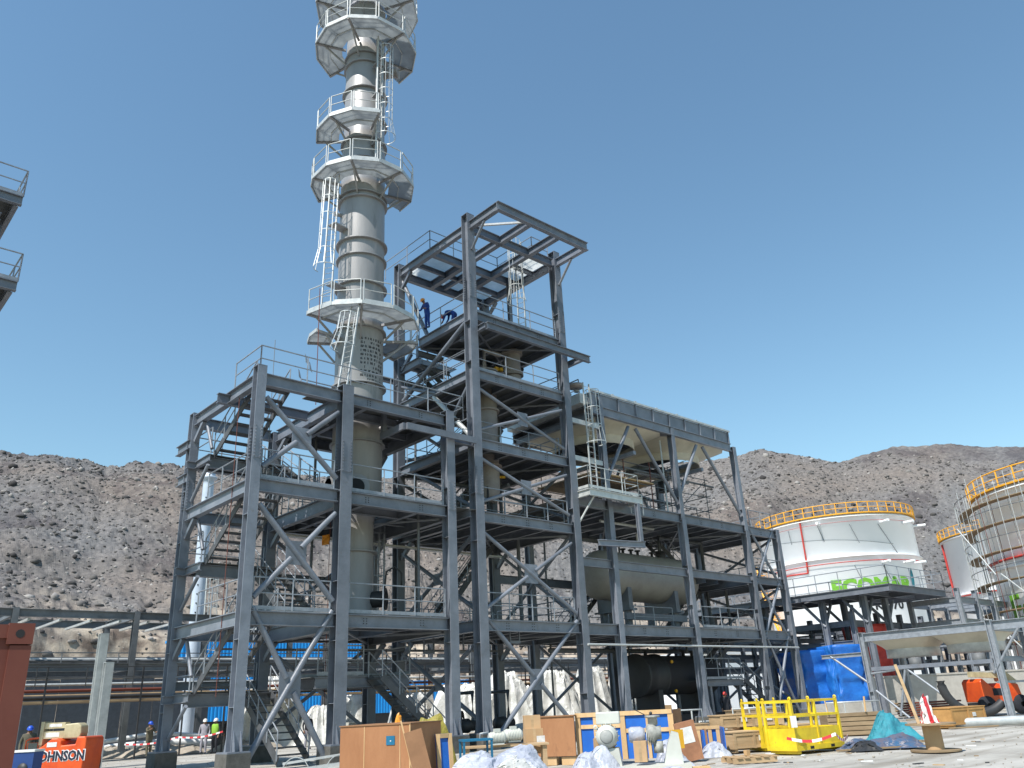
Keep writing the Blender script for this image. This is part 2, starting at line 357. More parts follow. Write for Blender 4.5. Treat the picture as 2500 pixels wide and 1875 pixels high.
# cross bracing on the front and on the side
xbrace(fa, XA, L1-.35, XB, ZB+.0); 
xbrace(fa, XA, L1, XB, L2-.35); xbrace(fa, XA, L2, XB, LT-.35)
xbrace(fa, XC, ZB, XD, L1) if False else None
# small K braces on the stair side, plane x = XA
for z in (L1, L2, LT):
    zm = (z-4.3) if z > L1 else .7
    brace(fa, (XA+.1, Y2-1.1, z-.6), (XA+.1, 31.2, z-1.85), .07)
brace(fa, (XA+.05, Y2-.3, 5.6), (XA+.05, 31.3, 6.7), .07); brace(fa, (XA+.05, Y2-.3, 1.0), (XA+.05, 31.3, 2.1), .07); brace(fa, (XA+.05, Y2-.3, 9.9), (XA+.05, 31.3, 11.1), .07)
# mid landings and the zigzag flights
for z0, z1 in ((ZB-.5, L1), (L1, L2), (L2, LT)):
    zm = {L1: 2.55, L2: 7.25, LT: 11.58}[z1]
    for x in (XA+.1, XB-.15): beam(fa, (x, 31.3, zm-.02), (x, Y2-.25, zm-.02), .3, .15)
    beam(fa, (XA+.1, 31.65, zm-.04), (XB-.2, 31.65, zm-.04), .46, .2)
    beam(fa, (XA-.3, 32.7, zm-.04), (XB-.2, 32.7, zm-.04), .3, .2)
    floor(fa, XA+.12, 31.5, XB-.2, 32.95, zm)
    rail(fa, [(XA+.15, 31.4, zm+.04), (XA+.15, 33.0, zm+.04), (XB-.2, 33.0, zm+.04)], sp=1.2, toe=False)
    stair(fa, (13.28, 31.55, zm), (13.28, 28.05, z1), 1.35, (1, 0, 0))
    stair(fa, (15.0, 28.3, z0+.05), (15.0, 31.55, zm), 1.15, (1, 0, 0))
# cantilevered lifting beams
MB().ibeam(V((XA-.5, 29.6, LT-.1)), V((XA+3.4, 29.6, LT-.1)), .4, .22).build('beam', steel, fa)
MB().ibeam(V((XA-.12, 32.9, 12.55)), V((XA-.12, 34.3, 12.55)), .4, .22).build('beam', steel, fa)
MB().ibeam(V((XA-.12, 32.9, 11.1)), V((XA-.12, 33.9, 11.1)), .4, .22).build('beam', steel, fa)
c_ = MB(); c_.bar((18.6, Y1-.42, 12.6), (XD-.25, Y1-.42, 12.6), .12, .28); c_.bar((18.53, Y1-.35, 12.6), (18.53, Y1+1.4, 12.6), .12, .28)
c_.bar((18.6, Y1+1.3, 12.7), (18.6, Y1+1.3, 13.6), .2, .2); c_.build('monorail_beam', steel, fa)
beam(fa, (XC+.22, Y1, L3), (XD-.2, Y1, L3), .45, .22)
for z in (L1+.0,): MB().bar((XC+.2, 28.2, z-1.35), (XC+.9, 28.2, z-1.35), .1, .1).build('hanger', steel, fa)
# low platform and stair inside the bay
beam(fa, (XA+3.9, 29.0, 2.9), (20.4, 29.0, 2.9), .4, .2); beam(fa, (XA+3.9, 30.6, 2.9), (20.4, 30.6, 2.9), .4, .2); beam(fa, (20.3, 29.1, 2.86), (20.3, 30.5, 2.86), .36, .2)
floor(fa, XB+.3, 28.9, 20.4, 30.7, 2.9)
rail(fa, [(XB+.3, 28.95, 2.94), (18.2, 28.95, 2.94)], sp=1.1); rail(fa, [(XB+.3, 30.65, 2.94), (20.4, 30.65, 2.94), (20.4, 28.95, 2.94)], sp=1.3)
stair(fa, (21.6, 28.4, .1), (18.4, 28.4, 2.85), .9, (0, 1, 0))
# ---------------- high frame (D-E)
fh = thing('high_frame', 'tallest grey steel frame, open crane beams on top and blue-clad workers on an upper floor', 'steel frame', (XD, Y1, 0))
column(fh, XD, Y1, ZB, 24.65, .45, .48, splice=(10.9, 20.6)); column(fh, XE, Y1, ZB, 24.65, .42, .48, splice=(20.4,))
column(fh, XD, Y2, ZB, 24.5, .42, .46, splice=(10.9, 19.4)); column(fh, XE, Y2, ZB, 24.5, .40, .46, splice=(20.0,))
for z in (L1, L2, L3, L4, L5, L6):
    h = .45
    beam(fh, (XD+.22, Y1, z), (XE-.2, Y1, z), h, .24)
    if z != L5: beam(fh, (XD+.22, Y2, z), (XE-.2, Y2, z), h, .24)
    for x in (XD, XE): beam(fh, (x, Y1+.24, z), (x, Y2-.24, z), h, .24) if not (x == XD and z == L5) else None
beam(fh, (XD, Y1+.24, L5), (XD, 31.2, L5), .45, .24)
beam(fh, (XD+.2, 31.3, L5), (XE-.2, 31.3, L5), .4, .22)
beam(fh, (XD, 31.15, 18.35), (XD, Y2-.24, 18.35), .42, .22); beam(fh, (XD-.2, Y2, 17.75), (XE-.2, Y2, 17.75), .4, .22)
beam(fh, (XD-.1, 31.25, 18.75), (XD+1.6, 31.25, 18.75), .3, .15); MB().bb(XD-.1, 31.18, 18.4, XD-.06, 31.35, 19.6).build('corner_post', steel, fh)
floor(fh, XD+.15, 31.4, 25.2, Y2, 18.38, 3, m=panel_m, axis='X', jh=.2)
beam(fh, (XD-1.2, 33.5, 17.9), (XD+.1, 33.5, 17.9), .25, .2)
# crane beams cantilevered toward the viewer
for x in (XD, XE): beam(fh, (x, Y1-.24, L6), (x, 24.75, L6), .45, .24)
for x in (24.75, 26.75): beam(fh, (x, Y2-.13, L6-.03), (x, 24.8, L6-.03), .42, .26, galv if x > 30 else steel)
beam(fh, (XD-.12, 24.65, L6), (XE+.12, 24.65, L6), .47, .24)
beam(fh, (XD+.13, 30.05, L6-.02), (XE-.13, 30.05, L6-.02), .42, .24)
brace(fh, (XD, Y1-.26, 22.6), (XD, 25.7, 23.75), .07); brace(fh, (XE, Y1-.26, 22.6), (XE, 25.7, 23.75), .07)
MB().bar((XD+.1, Y1-.35, 23.95), (24.5, 24.9, 23.95), .1, .1).build('plan_brace', galv, fh)
floor(fh, XD+.13, 30.2, XE-.13, Y2+.1, L6, m=panel_m); floor(fh, 27.3, Y1+.15, XE-.13, 30.19, L6, m=panel_m)
for x in (25.6,): MB().ibeam(V((x, 30.2, L6-.03)), V((x, Y2-.15, L6-.03)), .3, .16).build('joist', steel, fh)
for y in (31.6,): MB().ibeam(V((XD+.15, y, L6-.045)), V((XE-.15, y, L6-.045)), .26, .14).build('joist', steel, fh)
for y in (28.6,): MB().ibeam(V((26.9, y, L6-.03)), V((XE-.15, y, L6-.03)), .26, .14).build('joist', steel, fh)
rail(fh, [(XD-.05, 34.3, L6+.04), (XD-.05, 30.1, L6+.04), (27.3, 30.1, L6+.04), (27.3, 27.25, L6+.04), (XE-.2, 27.25, L6+.04)], sp=1.7, toe=False)
# floors
floor(fh, XD+.1, Y1-.05, XE-.1, 31.3, L5, 5); floor(fh, XD+.1, Y1-.05, XE-.1, Y2, L4, 5); floor(fh, XD+.1, Y1-.05, XE-.1, Y2, L3, 5)
floor(fh, XC-.1, Y1-.05, XE-.1, Y2, L2, 6); floor(fh, XD+.1, Y1-.05, XE-.1, Y2, L1, 5)
rail(fh, [(XD+.3, Y1, L5+.04), (XE-.3, Y1, L5+.04)], sp=1.6); rail(fh, [(XD+.3, Y1, L4+.04), (XE-.3, Y1, L4+.04)], sp=1.6); rail(fh, [(XD+.3, Y1+.6, L3+.04), (XE-.3, Y1+.6, L3+.04)], sp=1.7)
rail(fh, [(XD, Y1+.5, L5+.04), (XD, 31.2, L5+.04)], sp=1.6, toe=False); rail(fh, [(XD, 31.3, 18.42), (XD, 33.1, 18.42), (25, 33.1, 18.42)], sp=1.3, toe=False)
rail(fh, [(XD, Y1+.5, L4+.04), (XD, Y2-.5, L4+.04)], sp=1.6, toe=False)
rail(fh, [(XD+.3, Y2, L4+.04), (XE-.3, Y2, L4+.04), (XE, Y1+.4, L4+.04)], sp=1.6, toe=False)
for z in (L3, L2, L1): rail(fh, [(XD+.3, Y2-.1, z+.04), (XE-.3, Y2-.1, z+.04)], sp=1.5, toe=False)
rail(fh, [(XD+.4, Y1+1.6, L2+.04), (XE-.4, Y1+1.6, L2+.04)], sp=1.5, toe=False)
# channel frame hung under the fifth floor
c_ = MB(); c_.ibeam(V((XD+.3, 26.2, 18.5)), V((30.0, 26.2, 18.5)), .36, .2); c_.build('lifting_beam', steel, fh)
for x in (XD+.3, 29.6): beam(fh, (x, 26.3, 18.5), (x, 28.2, 18.5), .3, .2)
# front bracing
xbrace(fh, XD, L1-.35, XE, ZB, r=.095); xbrace(fh, XD, L1, XE, L2-.35, r=.085); xbrace(fh, XD, L2, XE, L3-.35, r=.08, g=.4); xbrace(fh, XD, L3, XE, L4-.35, r=.08, g=.4)
# side bracing in the plane x = XD
xbrace(fh, Y2, ZB, Y1, L1-.35, XD, .09, 'X', .3); xbrace(fh, Y2, L1, Y1, L2-.4, XD, .09, 'X', .3)
brace(fh, (XD, 30.0, L4-.5), (XD, 27.3, 13.1), .12, galv); brace(fh, (XD, 27.3, L4-.7), (XD, 29.6, 13.3), .09)
brace(fh, (XD, 27.4, L5-.5), (XD, 32.6, 16.4), .12); brace(fh, (XD, 32.7, 17.2), (XD, 29.8, 15.95), .09); brace(fh, (XD+.1, Y2-.1, 23.6), (XD+.1, 30.6, 19.4), .11)
brace(fh, (XD, Y1+.4, L2+.3), (XD, 31.6, L3-.6), .09)
for z in (L6, L5, L4, L2, L1): MB().bar((XE, Y2-.28, z-1.2), (XE, Y2-1.1, z-.52), .16, .16).build('knee_brace', steel, fh); MB().bar((XD, Y2-.28, z-1.2), (XD, Y2-1.1, z-.52), .16, .16).build('knee_brace', steel, fh)
stair(fh, (26.4, 32.3, L4+.05), (23.6, 32.3, L5-1.1), .8, (0, 1, 0)); stair(fh, (24.2, 32.3, L3+.05), (27.6, 32.3, L4), .8, (0, 1, 0)); stair(fh, (24.0, 32.2, L2+.05), (27.4, 32.2, L3), .8, (0, 1, 0))
ladder(fh, (27.35, 28.4, L5+.05), (27.35, 28.4, L6+1.3), (-1, -.2, 0), 2.3, m=galv)
column(fh, 27.9, 29.9, L5, L6-.1, .2, .2, foot=False)
# ---------------- right-hand frame (F-I)
fr = thing('exchanger_frame', 'low long grey steel frame carrying the air cooler, with two horizontal vessels inside', 'steel frame', (XF, Y1, 0))
for x, zt in ((XF, 16.7), (XG, 16.1), (XH, 16.0), (XI, LR+.05)):
    column(fr, x, Y1, ZB, LR-.35 if zt > 12 else zt, .34, .40)
    if zt > 12: column(fr, x, Y1, LR-.33, zt, .30, .34, foot=False)
for x in (XF, XG, XH, XI): column(fr, x, Y2, ZB, 15.9 if x < 44 else LR, .34, .40)
YR = 33.
seq = [XE, XF, XG, XH, XI]
for a, b in zip(seq, seq[1:]):
    for z in (L1, LR): beam(fr, (a+.18, Y1, z), (b-.18, Y1, z), .5, .24)
    beam(fr, (a+.18, Y1, LM), (b-.18, Y1, LM), .42, .22)
    for z in (L1, LM, LR): beam(fr, (a+.18, Y2, z), (b-.18, Y2, z), .45, .22)
for x in (XF, XG, XH, XI):
    for z in (L1, LM, LR) if x > XG else (L1, LR): beam(fr, (x, Y1+.2, z), (x, Y2-.2, z), .45, .22)
floor(fr, XE+.15, Y1-.05, XF, Y2, LR, 2); floor(fr, XF, Y1-.05, XG, Y2, LR, 5); floor(fr, XG+.003, Y1-.05, XH, Y2, LR, 5); floor(fr, XH+.003, Y1-.05, XI, Y2, LR, 3)
floor(fr, XE+.15, Y1-.05, XF, Y2, L1, 2); floor(fr, XF+.003, Y1-.05, XG, Y2, L1, 5); floor(fr, XG+.003, Y1-.05, XH, Y2, L1, 5)
floor(fr, XG+2.5, Y1+1.5, XH, Y2, LM, 3); floor(fr, XH+.003, Y1-.05, XI, Y2, LM, 2)
xbrace(fr, XH, LR-.35, XI, LM, g=.35, r=.085); xbrace(fr, XH, LM-.35, XI, L1, g=.35, r=.085); xbrace(fr, XH, L1-.35, XI, ZB, g=.35, r=.085)
for a, b, z0 in ((XF, 33.9, LR+.9), (XG-.2, 33.9, LR+.7), (XG+.2, 40.1, LR+1.2), (XH-.2, 40.1, LR+.7)):
    brace(fr, (a, Y1, z0), (b+(-.3 if a < b else .3), Y1, 15.5), .10)
for y in (Y2,):
    for a, b, z0 in ((XG-.2, 33.9, LR+.7), (XH-.2, 40.1, LR+.7), (XG+.2, 40.1, LR+1.2)): brace(fr, (a, y, z0), (b+(-.3 if a < b else .3), y, 15.5), .10)
beam(fr, (XE+.3, Y2, 12.9), (XF+2, Y2, 12.9), .3, .2)
rail(fr, [(38.2, Y1, L1+.04), (XH-.3, Y1, L1+.04)], sp=1.5); rail(fr, [(34.0, Y1+1.2, L1+.04), (37.2, Y1+1.2, L1+.04)], sp=1.5)
rail(fr, [(XF+.3, Y2, L1+.04), (XG-.3, Y2, L1+.04), (XH-.3, Y2, L1+.04), (XI, Y2, L1+.04)], sp=1.5, toe=False)
rail(fr, [(XH+.3, Y1, LM+.04), (XI, Y1, LM+.04), (XI, Y2, LM+.04), (XH, Y2, LM+.04)], sp=1.4, toe=False)
rail(fr, [(36.6, 28.6, LR+.04), (41.3, 28.6, LR+.04), (41.3, 31, LR+.04)], sp=1.5, toe=False)
rail(fr, [(XG+1, Y2, LR+.04), (XI+.1, Y2, LR+.04), (XI+.1, Y1+.2, LR+.04), (XH+1.0, Y1+.2, LR+.04)], sp=1.5, toe=False)
stair(fr, (44.3, 31.8, LM+.05), (40.0, 31.8, LR), .85, (0, 1, 0)); stair(fr, (40.4, 31.2, L1+.05), (44.2, 31.2, LM), .85, (0, 1, 0))
stair(fr, (40.9, 29.8, 2.4), (44.9, 29.8, L1), .85, (0, 1, 0)); stair(fr, (46.4, 28.4, .1), (42.8, 28.4, 2.35), .95, (0, 1, 0))
floor(fr, 39.3, 28.0, 42.75, 30.4, 2.35); beam(fr, (39.3, 28.0, 2.34), (42.75, 28.0, 2.34), .3, .15); beam(fr, (39.3, 30.4, 2.34), (42.75, 30.4, 2.34), .3, .15)
for x in (39.6, 42.4):
    for y in (28.1, 30.3): column(fr, x, y, .1, 2.03, .18, .18, foot=False)
rail(fr, [(39.3, 28.0, 2.39), (42.7, 28.0, 2.39)], sp=1.1)
MB().tube([(XE, Y1-.3, L1-.95), (XI, Y1-.3, L1-.95)], .05, 8).build('conduit', galv, fr)
# small outrigger platform with ladder in front of the cooler
beam(fr, (28.95, 26.05, 11.22), (32.9, 26.05, 11.22), .35, .16, galv); beam(fr, (28.95, 26.0, 11.2), (28.95, Y1-.2, 11.2), .33, .16, galv); beam(fr, (32.8, 26.1, 11.2), (32.8, Y1-.12, 11.2), .3, .16, galv)
floor(fr, 28.95, 26.1, 32.9, Y1-.06, 11.23, m=grate); rail(fr, [(28.95, Y1-.2, 11.27), (28.95, 26.05, 11.27), (32.7, 26.05, 11.27), (32.7, Y1-.1, 11.27)], sp=1.3, m=galv)
brace(fr, (XE+.2, 26.9, 9.6), (29.4, 26.2, 10.9), .05, galv)
rail(fr, [(33.0, 26.9, 10.6), (34.0, 26.9, 10.6)], sp=.5, m=galv, toe=False)
ladder(fr, (30.15, 26.75, 11.3), (30.15, 26.75, 17.2), (0, -1, 0), 2.5, m=galv)
for z in (15.0, 13.0): MB().bar((XE+.25, 26.95, z), (XF-.2, 26.95, z), .12, .25).build('ladder_support', galv, fr)
for x in (32.3,):
    column(fr, x, 25.9, 8.9, 10.8, .2, .2, foot=False); 
beam(fr, (29.9, 26.6, 8.9), (32.6, 25.9, 8.9), .3, .18)
rail(fr, [(31.2, 33.2, 16.95), (31.2, 28.2, 16.95)], h=1.2, sp=2.3, toe=False, m=steel, r=.03)
for z, h in ((L1, .45), (L2, .45), (L3, .45), (L4, .45), (L5, .45)):
    for x in (24.1, 25.6, 27.1): bolts(fh, x, z-h/2, 26.985)
for z in (L1, LR):
    for x in (33.2, 35.0, 39.2, 41.3, 45.4): bolts(fr, x, z-.25, 26.985)
for z in (L1, L2, LT):
    for x in (17.0, 19.6): bolts(fa, x, z-.22, 26.985, dz=.09)
# ---------------- air cooler
ac = thing('air_cooler', 'long grey plate-sided box with two cream fan ducts beneath, raised on the right frame', 'air cooler', (XF, Y1, 15.7))
m_ = MB(); m_.bb(30.75, 26.95, 16.18, 43.3, 26.99, 16.9); m_.bb(30.75, 33.2, 16.18, 43.3, 33.24, 16.9); m_.bb(30.70, 26.97, 16.18, 30.74, 33.22, 16.9); m_.bb(43.3, 26.97, 16.18, 43.34, 33.22, 16.9)
m_.bb(30.7, 26.95, 16.86, 43.34, 33.2, 16.92); m_.build('casing', steel, ac)
for k in range(9):
    x = 31.35+k*1.49; MB().bb(x-.035, 26.86, 16.19, x+.035, 26.948, 16.97).build('stiffener', steel, ac)
MB().ibeam(V((30.7, 26.92, 16.17)), V((43.35, 26.92, 16.17)), .50, .2).build('sill_beam', steel, ac); MB().ibeam(V((30.7, 33.2, 16.17)), V((43.35, 33.2, 16.17)), .50, .2).build('sill_beam', steel, ac)
MB().bb(30.6, 26.82, 16.93, 43.4, 26.95, 17.04).build('top_rail', galv, ac)
for k in range(6): MB().bb(32.4+k*1.9, 26.9, 17.05, 32.55+k*1.9, 27.0, 17.14).build('lug', galv, ac)
MB().ibeam(V((30.85, 27.05, 15.9)), V((30.85, 33.1, 15.9)), .35, .2).build('end_beam', steel, ac)
for cx_ in (34.0, 40.2):
    mb = MB(); n = 32; R_ = 2.35; cyy = 30.05; hx, hy = 3.08, 3.0; top = []; bot = []
    for j in range(n):
        t = 2*math.pi*j/n+math.pi/n; c, s_ = math.cos(t), math.sin(t); k = min(hx/abs(c), hy/abs(s_)); top.append((cx_+c*k, cyy+s_*k, 15.72)); bot.append((cx_+R_*c, cyy+R_*s_, 15.22))
    mb.add(top+bot, [(j, (j+1) % n, n+(j+1) % n, n+j) for j in range(n)], True); mb.build('duct', cream, ac)
    MB().lathe([(R_, 15.25), (R_+.01, 14.75), (R_-.03, 14.75), (R_-.04, 15.25)], (cx_, cyy, 0), 40).build('fan_ring', cream, ac)
    f = MB(); f.lathe([(.25, 14.6), (.25, 14.9)], (cx_, cyy, 0), 16)
    for k in range(6): t = k*math.pi/3+.3; f.bar((cx_+.2*math.cos(t), cyy+.2*math.sin(t), 14.75), (cx_+2.2*math.cos(t), cyy+2.2*math.sin(t), 14.75), .32, .02, up=V((math.sin(t)*.3, -math.cos(t)*.3, 1)))
    f.build('fan', darksteel, ac)
    MB().bar((cx_-2.6, cyy, 14.3), (cx_+2.6, cyy, 14.3), .2, .2).build('fan_support', steel, ac); MB().bar((cx_, cyy-3, 14.1), (cx_, cyy+3, 14.1), .2, .2).build('fan_support', steel, ac)
    MB().lathe([(.0, 13.35), (.32, 13.35), (.32, 14.0), (.0, 14.0)], (cx_, cyy, 0), 18).build('fan_motor', darksteel, ac)
for z in (16.0, 15.0): pass
hd = MB()
for k in range(9): hd.lathe([(.05, 0), (.16, .02), (.16, .1), (.05, .12)], (30.35, 27.6+k*.62, 17.0-.0), 10)
hd.bb(30.1, 27.2, 16.25, 30.69, 33.0, 16.8); hd.build('header_box', galv, ac)
MB().lathe([(.02, 17.2), (.42, 17.2), (.44, 17.28), (.42, 17.36), (.02, 17.36)], (30.2, 27.5, 0), 20).build('nozzle_flange', vessel_m, ac)
# scaffold boards under the cooler
sc = thing('fan_scaffold', 'brown plank scaffold with rusty poles hung beneath the air cooler fans', 'scaffold', (34, 29, 12))
for k in range(4): MB().bb(31.6, 28.0+k*1.1, 12.9, 36.6, 29.05+k*1.1, 12.96).build('plank_deck', timber if k == 0 else oldwood, sc)
for x in (31.8, 34.2, 36.5, 38.2, 41.8):
    for y in (28.1, 32.2): MB().tube([(x, y, LR+.04), (x, y, 14.2)], .03, 6).build('pole', steel_far if x > 37 else rust, sc)
for z in (11.9, 12.8, 13.9):
    for y in (28.1, 32.2): MB().tube([(31.4, y, z), (42.2, y, z)], .028, 6).build('pole', steel_far, sc)
for z in (12.0, 12.85):
    for x in (38.2, 41.8): MB().tube([(x, 27.8, z), (x, 32.6, z)], .028, 6).build('pole', steel_far, sc)
MB().tube([(38.2, 28.1, 11.3), (41.8, 28.1, 13.8)], .028, 6).build('pole', steel_far, sc)

# ---------------- extra bracing, rails and piping that fill the frames
for (x0, z0, x1, z1) in ((XB, ZB, XC, L1-.35), (XB, L1, XC, L2-.4)): brace(fa, (x0+.4, Y2, z0+.5), (x1-.4, Y2, z1-.5), .08); brace(fa, (x1-.4, Y2, z0+.5), (x0+.4, Y2, z1-.5), .08)
for (z0, z1) in ((L2, L3-.3), (L3, L4-.4)): brace(fh, (XD+.3, Y2, z0+.4), (XE-.3, Y2, z1-.5), .09); brace(fh, (XE-.3, Y2, z0+.4), (XD+.3, Y2, z1-.5), .09)
for x, zz in ((XE, ((L1, L2), (L2, L3))), (XI, ((ZB, L1), (L1, LM), (LM, LR)))):
    for z0, z1 in zz: brace(fh if x == XE else fr, (x, Y1+.4, z0+.4), (x, Y2-.4, z1-.5), .08); brace(fh if x == XE else fr, (x, Y2-.4, z0+.4), (x, Y1+.4, z1-.5), .08)
for x0, x1 in ((XF, XG), (XG, XH)): brace(fr, (x0+.3, Y2, ZB+.4), (x1-.3, Y2, L1-.5), .08); brace(fr, (x1-.3, Y2, ZB+.4), (x0+.3, Y2, L1-.5), .08)
for z in (L1, L2, L3): rail(fh, [(XE-.25, Y1+.4, z+.04), (XE-.25, Y2-.4, z+.04)], sp=1.4, toe=False)
rail(fh, [(XD+.4, 29.8, L1+.04), (XE-.4, 29.8, L1+.04)], sp=1.5, toe=False); rail(fa, [(XB+.5, 31.5, L2+.04), (19.0, 31.5, L2+.04)], sp=1.3, toe=False); rail(fa, [(XB+.6, Y2-.1, LT+.04), (XC-.3, Y2-.1, LT+.04)], sp=1.5, toe=False)
rail(fr, [(XF+.2, 28.4, LR+.04), (36.6, 28.4, LR+.04)], sp=1.4, toe=False); rail(fr, [(XF+.3, Y2, LR+.04), (XG+.8, Y2, LR+.04)], sp=1.4, toe=False)
pg = thing('process_piping', 'run of grey pipes with elbows threading between the floors of the exchanger frame', 'piping', (36, 31, LM))
for pts, r, m in (([(32, 31.8, 10.2), (37, 31.8, 10.2), (37, 31.8, 12.5), (41, 31.8, 12.5)], .11, steel_far), ([(31.8, 32.4, 4.2), (46.5, 32.4, 4.2)], .13, steel_far), ([(32.2, 28.4, 10.4), (36.6, 28.4, 10.4), (36.6, 29.6, 10.4), (36.6, 29.6, 9.6)], .08, galv), ([(39.7, 30.5, 9.7), (39.7, 30.5, 10.6), (44, 30.5, 10.6), (44, 30.5, 5.4)], .12, steel_far), ([(40.8, 30.2, 3.9), (40.8, 30.2, 4.4), (45.6, 30.2, 4.4), (45.6, 30.2, 8.0)], .12, steel_far), ([(33, 28.2, 13.6), (42.8, 28.2, 13.6)], .06, steel_far), ([(33, 31.6, 13.3), (42.8, 31.6, 13.3)], .08, darksteel), ([(37.1, 27.6, 11.1), (37.1, 27.6, 15.5)], .05, galv)):
    MB().tube(pts, r, 10).build('pipe', m, pg)
pg2 = thing('riser_piping', 'thin vertical pipes rising beside the slim vessel in the high frame', 'piping', (24.2, 31, L1))
for x, y, z0, z1, r in ((24.1, 30.9, L1, L4, .08), (24.5, 31.2, L1, L3, .06), (27.6, 31.0, L2, L5, .09), (27.9, 30.2, L1, L2, .1)): MB().tube([(x, y, z0+.05), (x, y, z1-.1)], r, 8).build('pipe', steel_far, pg2)
MB().tube([(24.1, 30.9, 11.9), (26.9, 30.9, 11.9), (26.9, 29.6, 11.9)], .09, 8).build('pipe', steel_far, pg2); MB().tube([(25.1, 29, 17.6), (25.1, 29, 18.6), (26.2, 29, 18.6)], .12, 8).build('pipe', vessel_m, pg2)
gl = thing('ground_equipment', 'dark pump skid with pipework standing under the first floor of the high frame', 'pump skid', (25.5, 30, 0))
MB().bb(23.6, 28.8, .15, 27.4, 31.2, .4).build('skid_base', concrete_d, gl)
for x in (24.3, 26.4): MB().lathe([(0, -.6), (.28, -.55), (.3, -.1), (.22, 0), (.22, .4), (0, .5)], (x, 30, .85), 20, axis='X').build('pump_body', darksteel, gl); MB().tube([(x+.2, 30, 1.0), (x+.2, 30, 2.2), (x+.2, 31.6, 2.2), (x+.2, 31.6, 4.3)], .1, 10).build('pipe', steel_far, gl)

# close-fitting floor plates round the tall column, added to shade its lower shell
for z in (L2, LT):
    n = 40; r = 1.27; cxx, cyy = 18.34, 30.0; x0, x1, y0, y1 = 16.985, 19.615, 28.607, 31.413; inn = []; out = []
    for j in range(n):
        t = 2*math.pi*j/n+math.pi/4; c, s_ = math.cos(t), math.sin(t); inn.append((cxx+r*c, cyy+r*s_, z+.02))
        k = min(((x1-cxx) if c > 0 else (cxx-x0))/max(1e-6, abs(c)), ((y1-cyy) if s_ > 0 else (cyy-y0))/max(1e-6, abs(s_))); out.append((cxx+max(k, r)*c, cyy+max(k, r)*s_, z+.02))
    b = MB(); b.add(inn+out, [(j, (j+1) % n, n+(j+1) % n, n+j) for j in range(n)]); b.add([(q[0], q[1], q[2]-.03) for q in inn+out], [(j, n+j, n+(j+1) % n, (j+1) % n) for j in range(n)]); b.build('column_surround', deck, fa)

# plan bracing under the floors, thin angle members
def plan(par, x0, x1, z, y0=Y1, y1=Y2):
    for a, b in (((x0+.3, y0+.3), (x1-.3, y1-.3)), ((x0+.3, y1-.3), (x1-.3, y0+.3))): MB().bar((a[0], a[1], z), (b[0], b[1], z), .08, .06).build('plan_brace', steel, par)
for z in (L1, L2): plan(fa, XB, XC, z-.52)
for z in (L1, L2, L3, L4, L5): plan(fh, XD, XE, z-.5, Y1, Y2 if z != L5 else 31.2)
for z in (L1, LR):
    plan(fr, XF, XG, z-.56); plan(fr, XG, XH, z-.56)
# side rails and intermediate members
for z in (L1, L2): rail(fa, [(XA+.1, Y1+.4, z+.04), (XA+.1, 31.2, z+.04)], sp=1.3, toe=False); rail(fa, [(XB, 29.0, z+.04), (XB, Y2-.4, z+.04)], sp=1.3, toe=False); rail(fh, [(XD+.35, Y1+.05, z+.04), (XE-.35, Y1+.05, z+.04)], sp=1.5, toe=False)
for z in (L3, L4): rail(fh, [(XD+.15, Y1+.5, z+.04), (XD+.15, Y2-.5, z+.04)], sp=1.5, toe=False)
for z in (3.0, 7.3, 11.6): beam(fa, (XA+.2, Y2, z), (XB-.2, Y2, z), .3, .18)
for z in (7.3, 11.4): beam(fa, (XB+.25, Y2, z), (XC-.2, Y2, z), .3, .18)
for x in (19.6,): column(fa, x, 31.4, L1+.05, L2-.45, .16, .16, foot=False)
for (x, y, z0, z1) in ((17.3, 31.8, L1, LT), (20.4, 28.3, L1, L2), (23.2, 32.4, L1, L4), (28.1, 32.4, L1, L5), (32.0, 32.5, .2, LR), (38.0, 32.2, .2, LR)): MB().tube([(x, y, z0+.05), (x, y, z1-.05)], .06, 8).build('riser_pipe', steel_far, fa if x < 21 else fh if x < 29 else fr)
for y, z in ((32.6, L1-.8), (32.2, L2-.75)): MB().bar((XB+.3, y, z), (XE-.3, y, z), .35, .08).build('cable_tray', galv if z > 6 else steel_far, fh)
ladder(fa, (XC-.35, 31.6, L1+.05), (XC-.35, 31.6, L2+1.0), (-1, 0, 0), 2.2, m=rail_m)
stair(fr, (33.0, 32.3, L1+.05), (36.6, 32.3, LM+.1), .8, (0, 1, 0)); stair(fh, (23.6, 31.9, L1+.05), (27.6, 31.9, L2), .85, (0, 1, 0))
# ============================================================ the tall column
TX, TY = 18.34, 30.0
tw = thing('distillation_column', 'tall grey cylindrical column with ringed shell and eight-sided walkways, rising out of the frame', 'process column', (TX, TY, L1))
R0 = 1.09
sh = MB(); sh.lathe([(.0, 4.99), (.86, 4.99), (.80, 5.3), (.76, 8.9), (.80, 9.3), (1.0, 9.75), (R0, 10.0), (R0, 28.0), (1.04, 28.4), (1.02, 39.0), (.6, 39.8), (0, 40)], (TX, TY, 0), 64)
sh.build('shell', shell_m, tw)
for z, r, t in ((7.8, .93, .06), (10.2, 1.2, .07), (12.5, 1.21, .06), (15.2, 1.24, .07), (17.95, 1.22, .07), (20.25, 1.24, .07), (21.75, 1.21, .06), (22.6, 1.24, .07), (24.95, 1.22, .06), (25.25, 1.22, .06), (27.3, 1.18, .06), (28.5, 1.18, .06), (29.9, 1.18, .06), (31.7, 1.18, .07), (33.4, 1.14, .05), (34.0, 1.14, .06)):
    MB().lathe([(R0-.05 if z > 9 else .75, 0), (r, 0), (r, t), (R0-.05 if z > 9 else .75, t)], (TX, TY, z), 64, smooth=False).build('stiffening_ring', shell_m, tw)
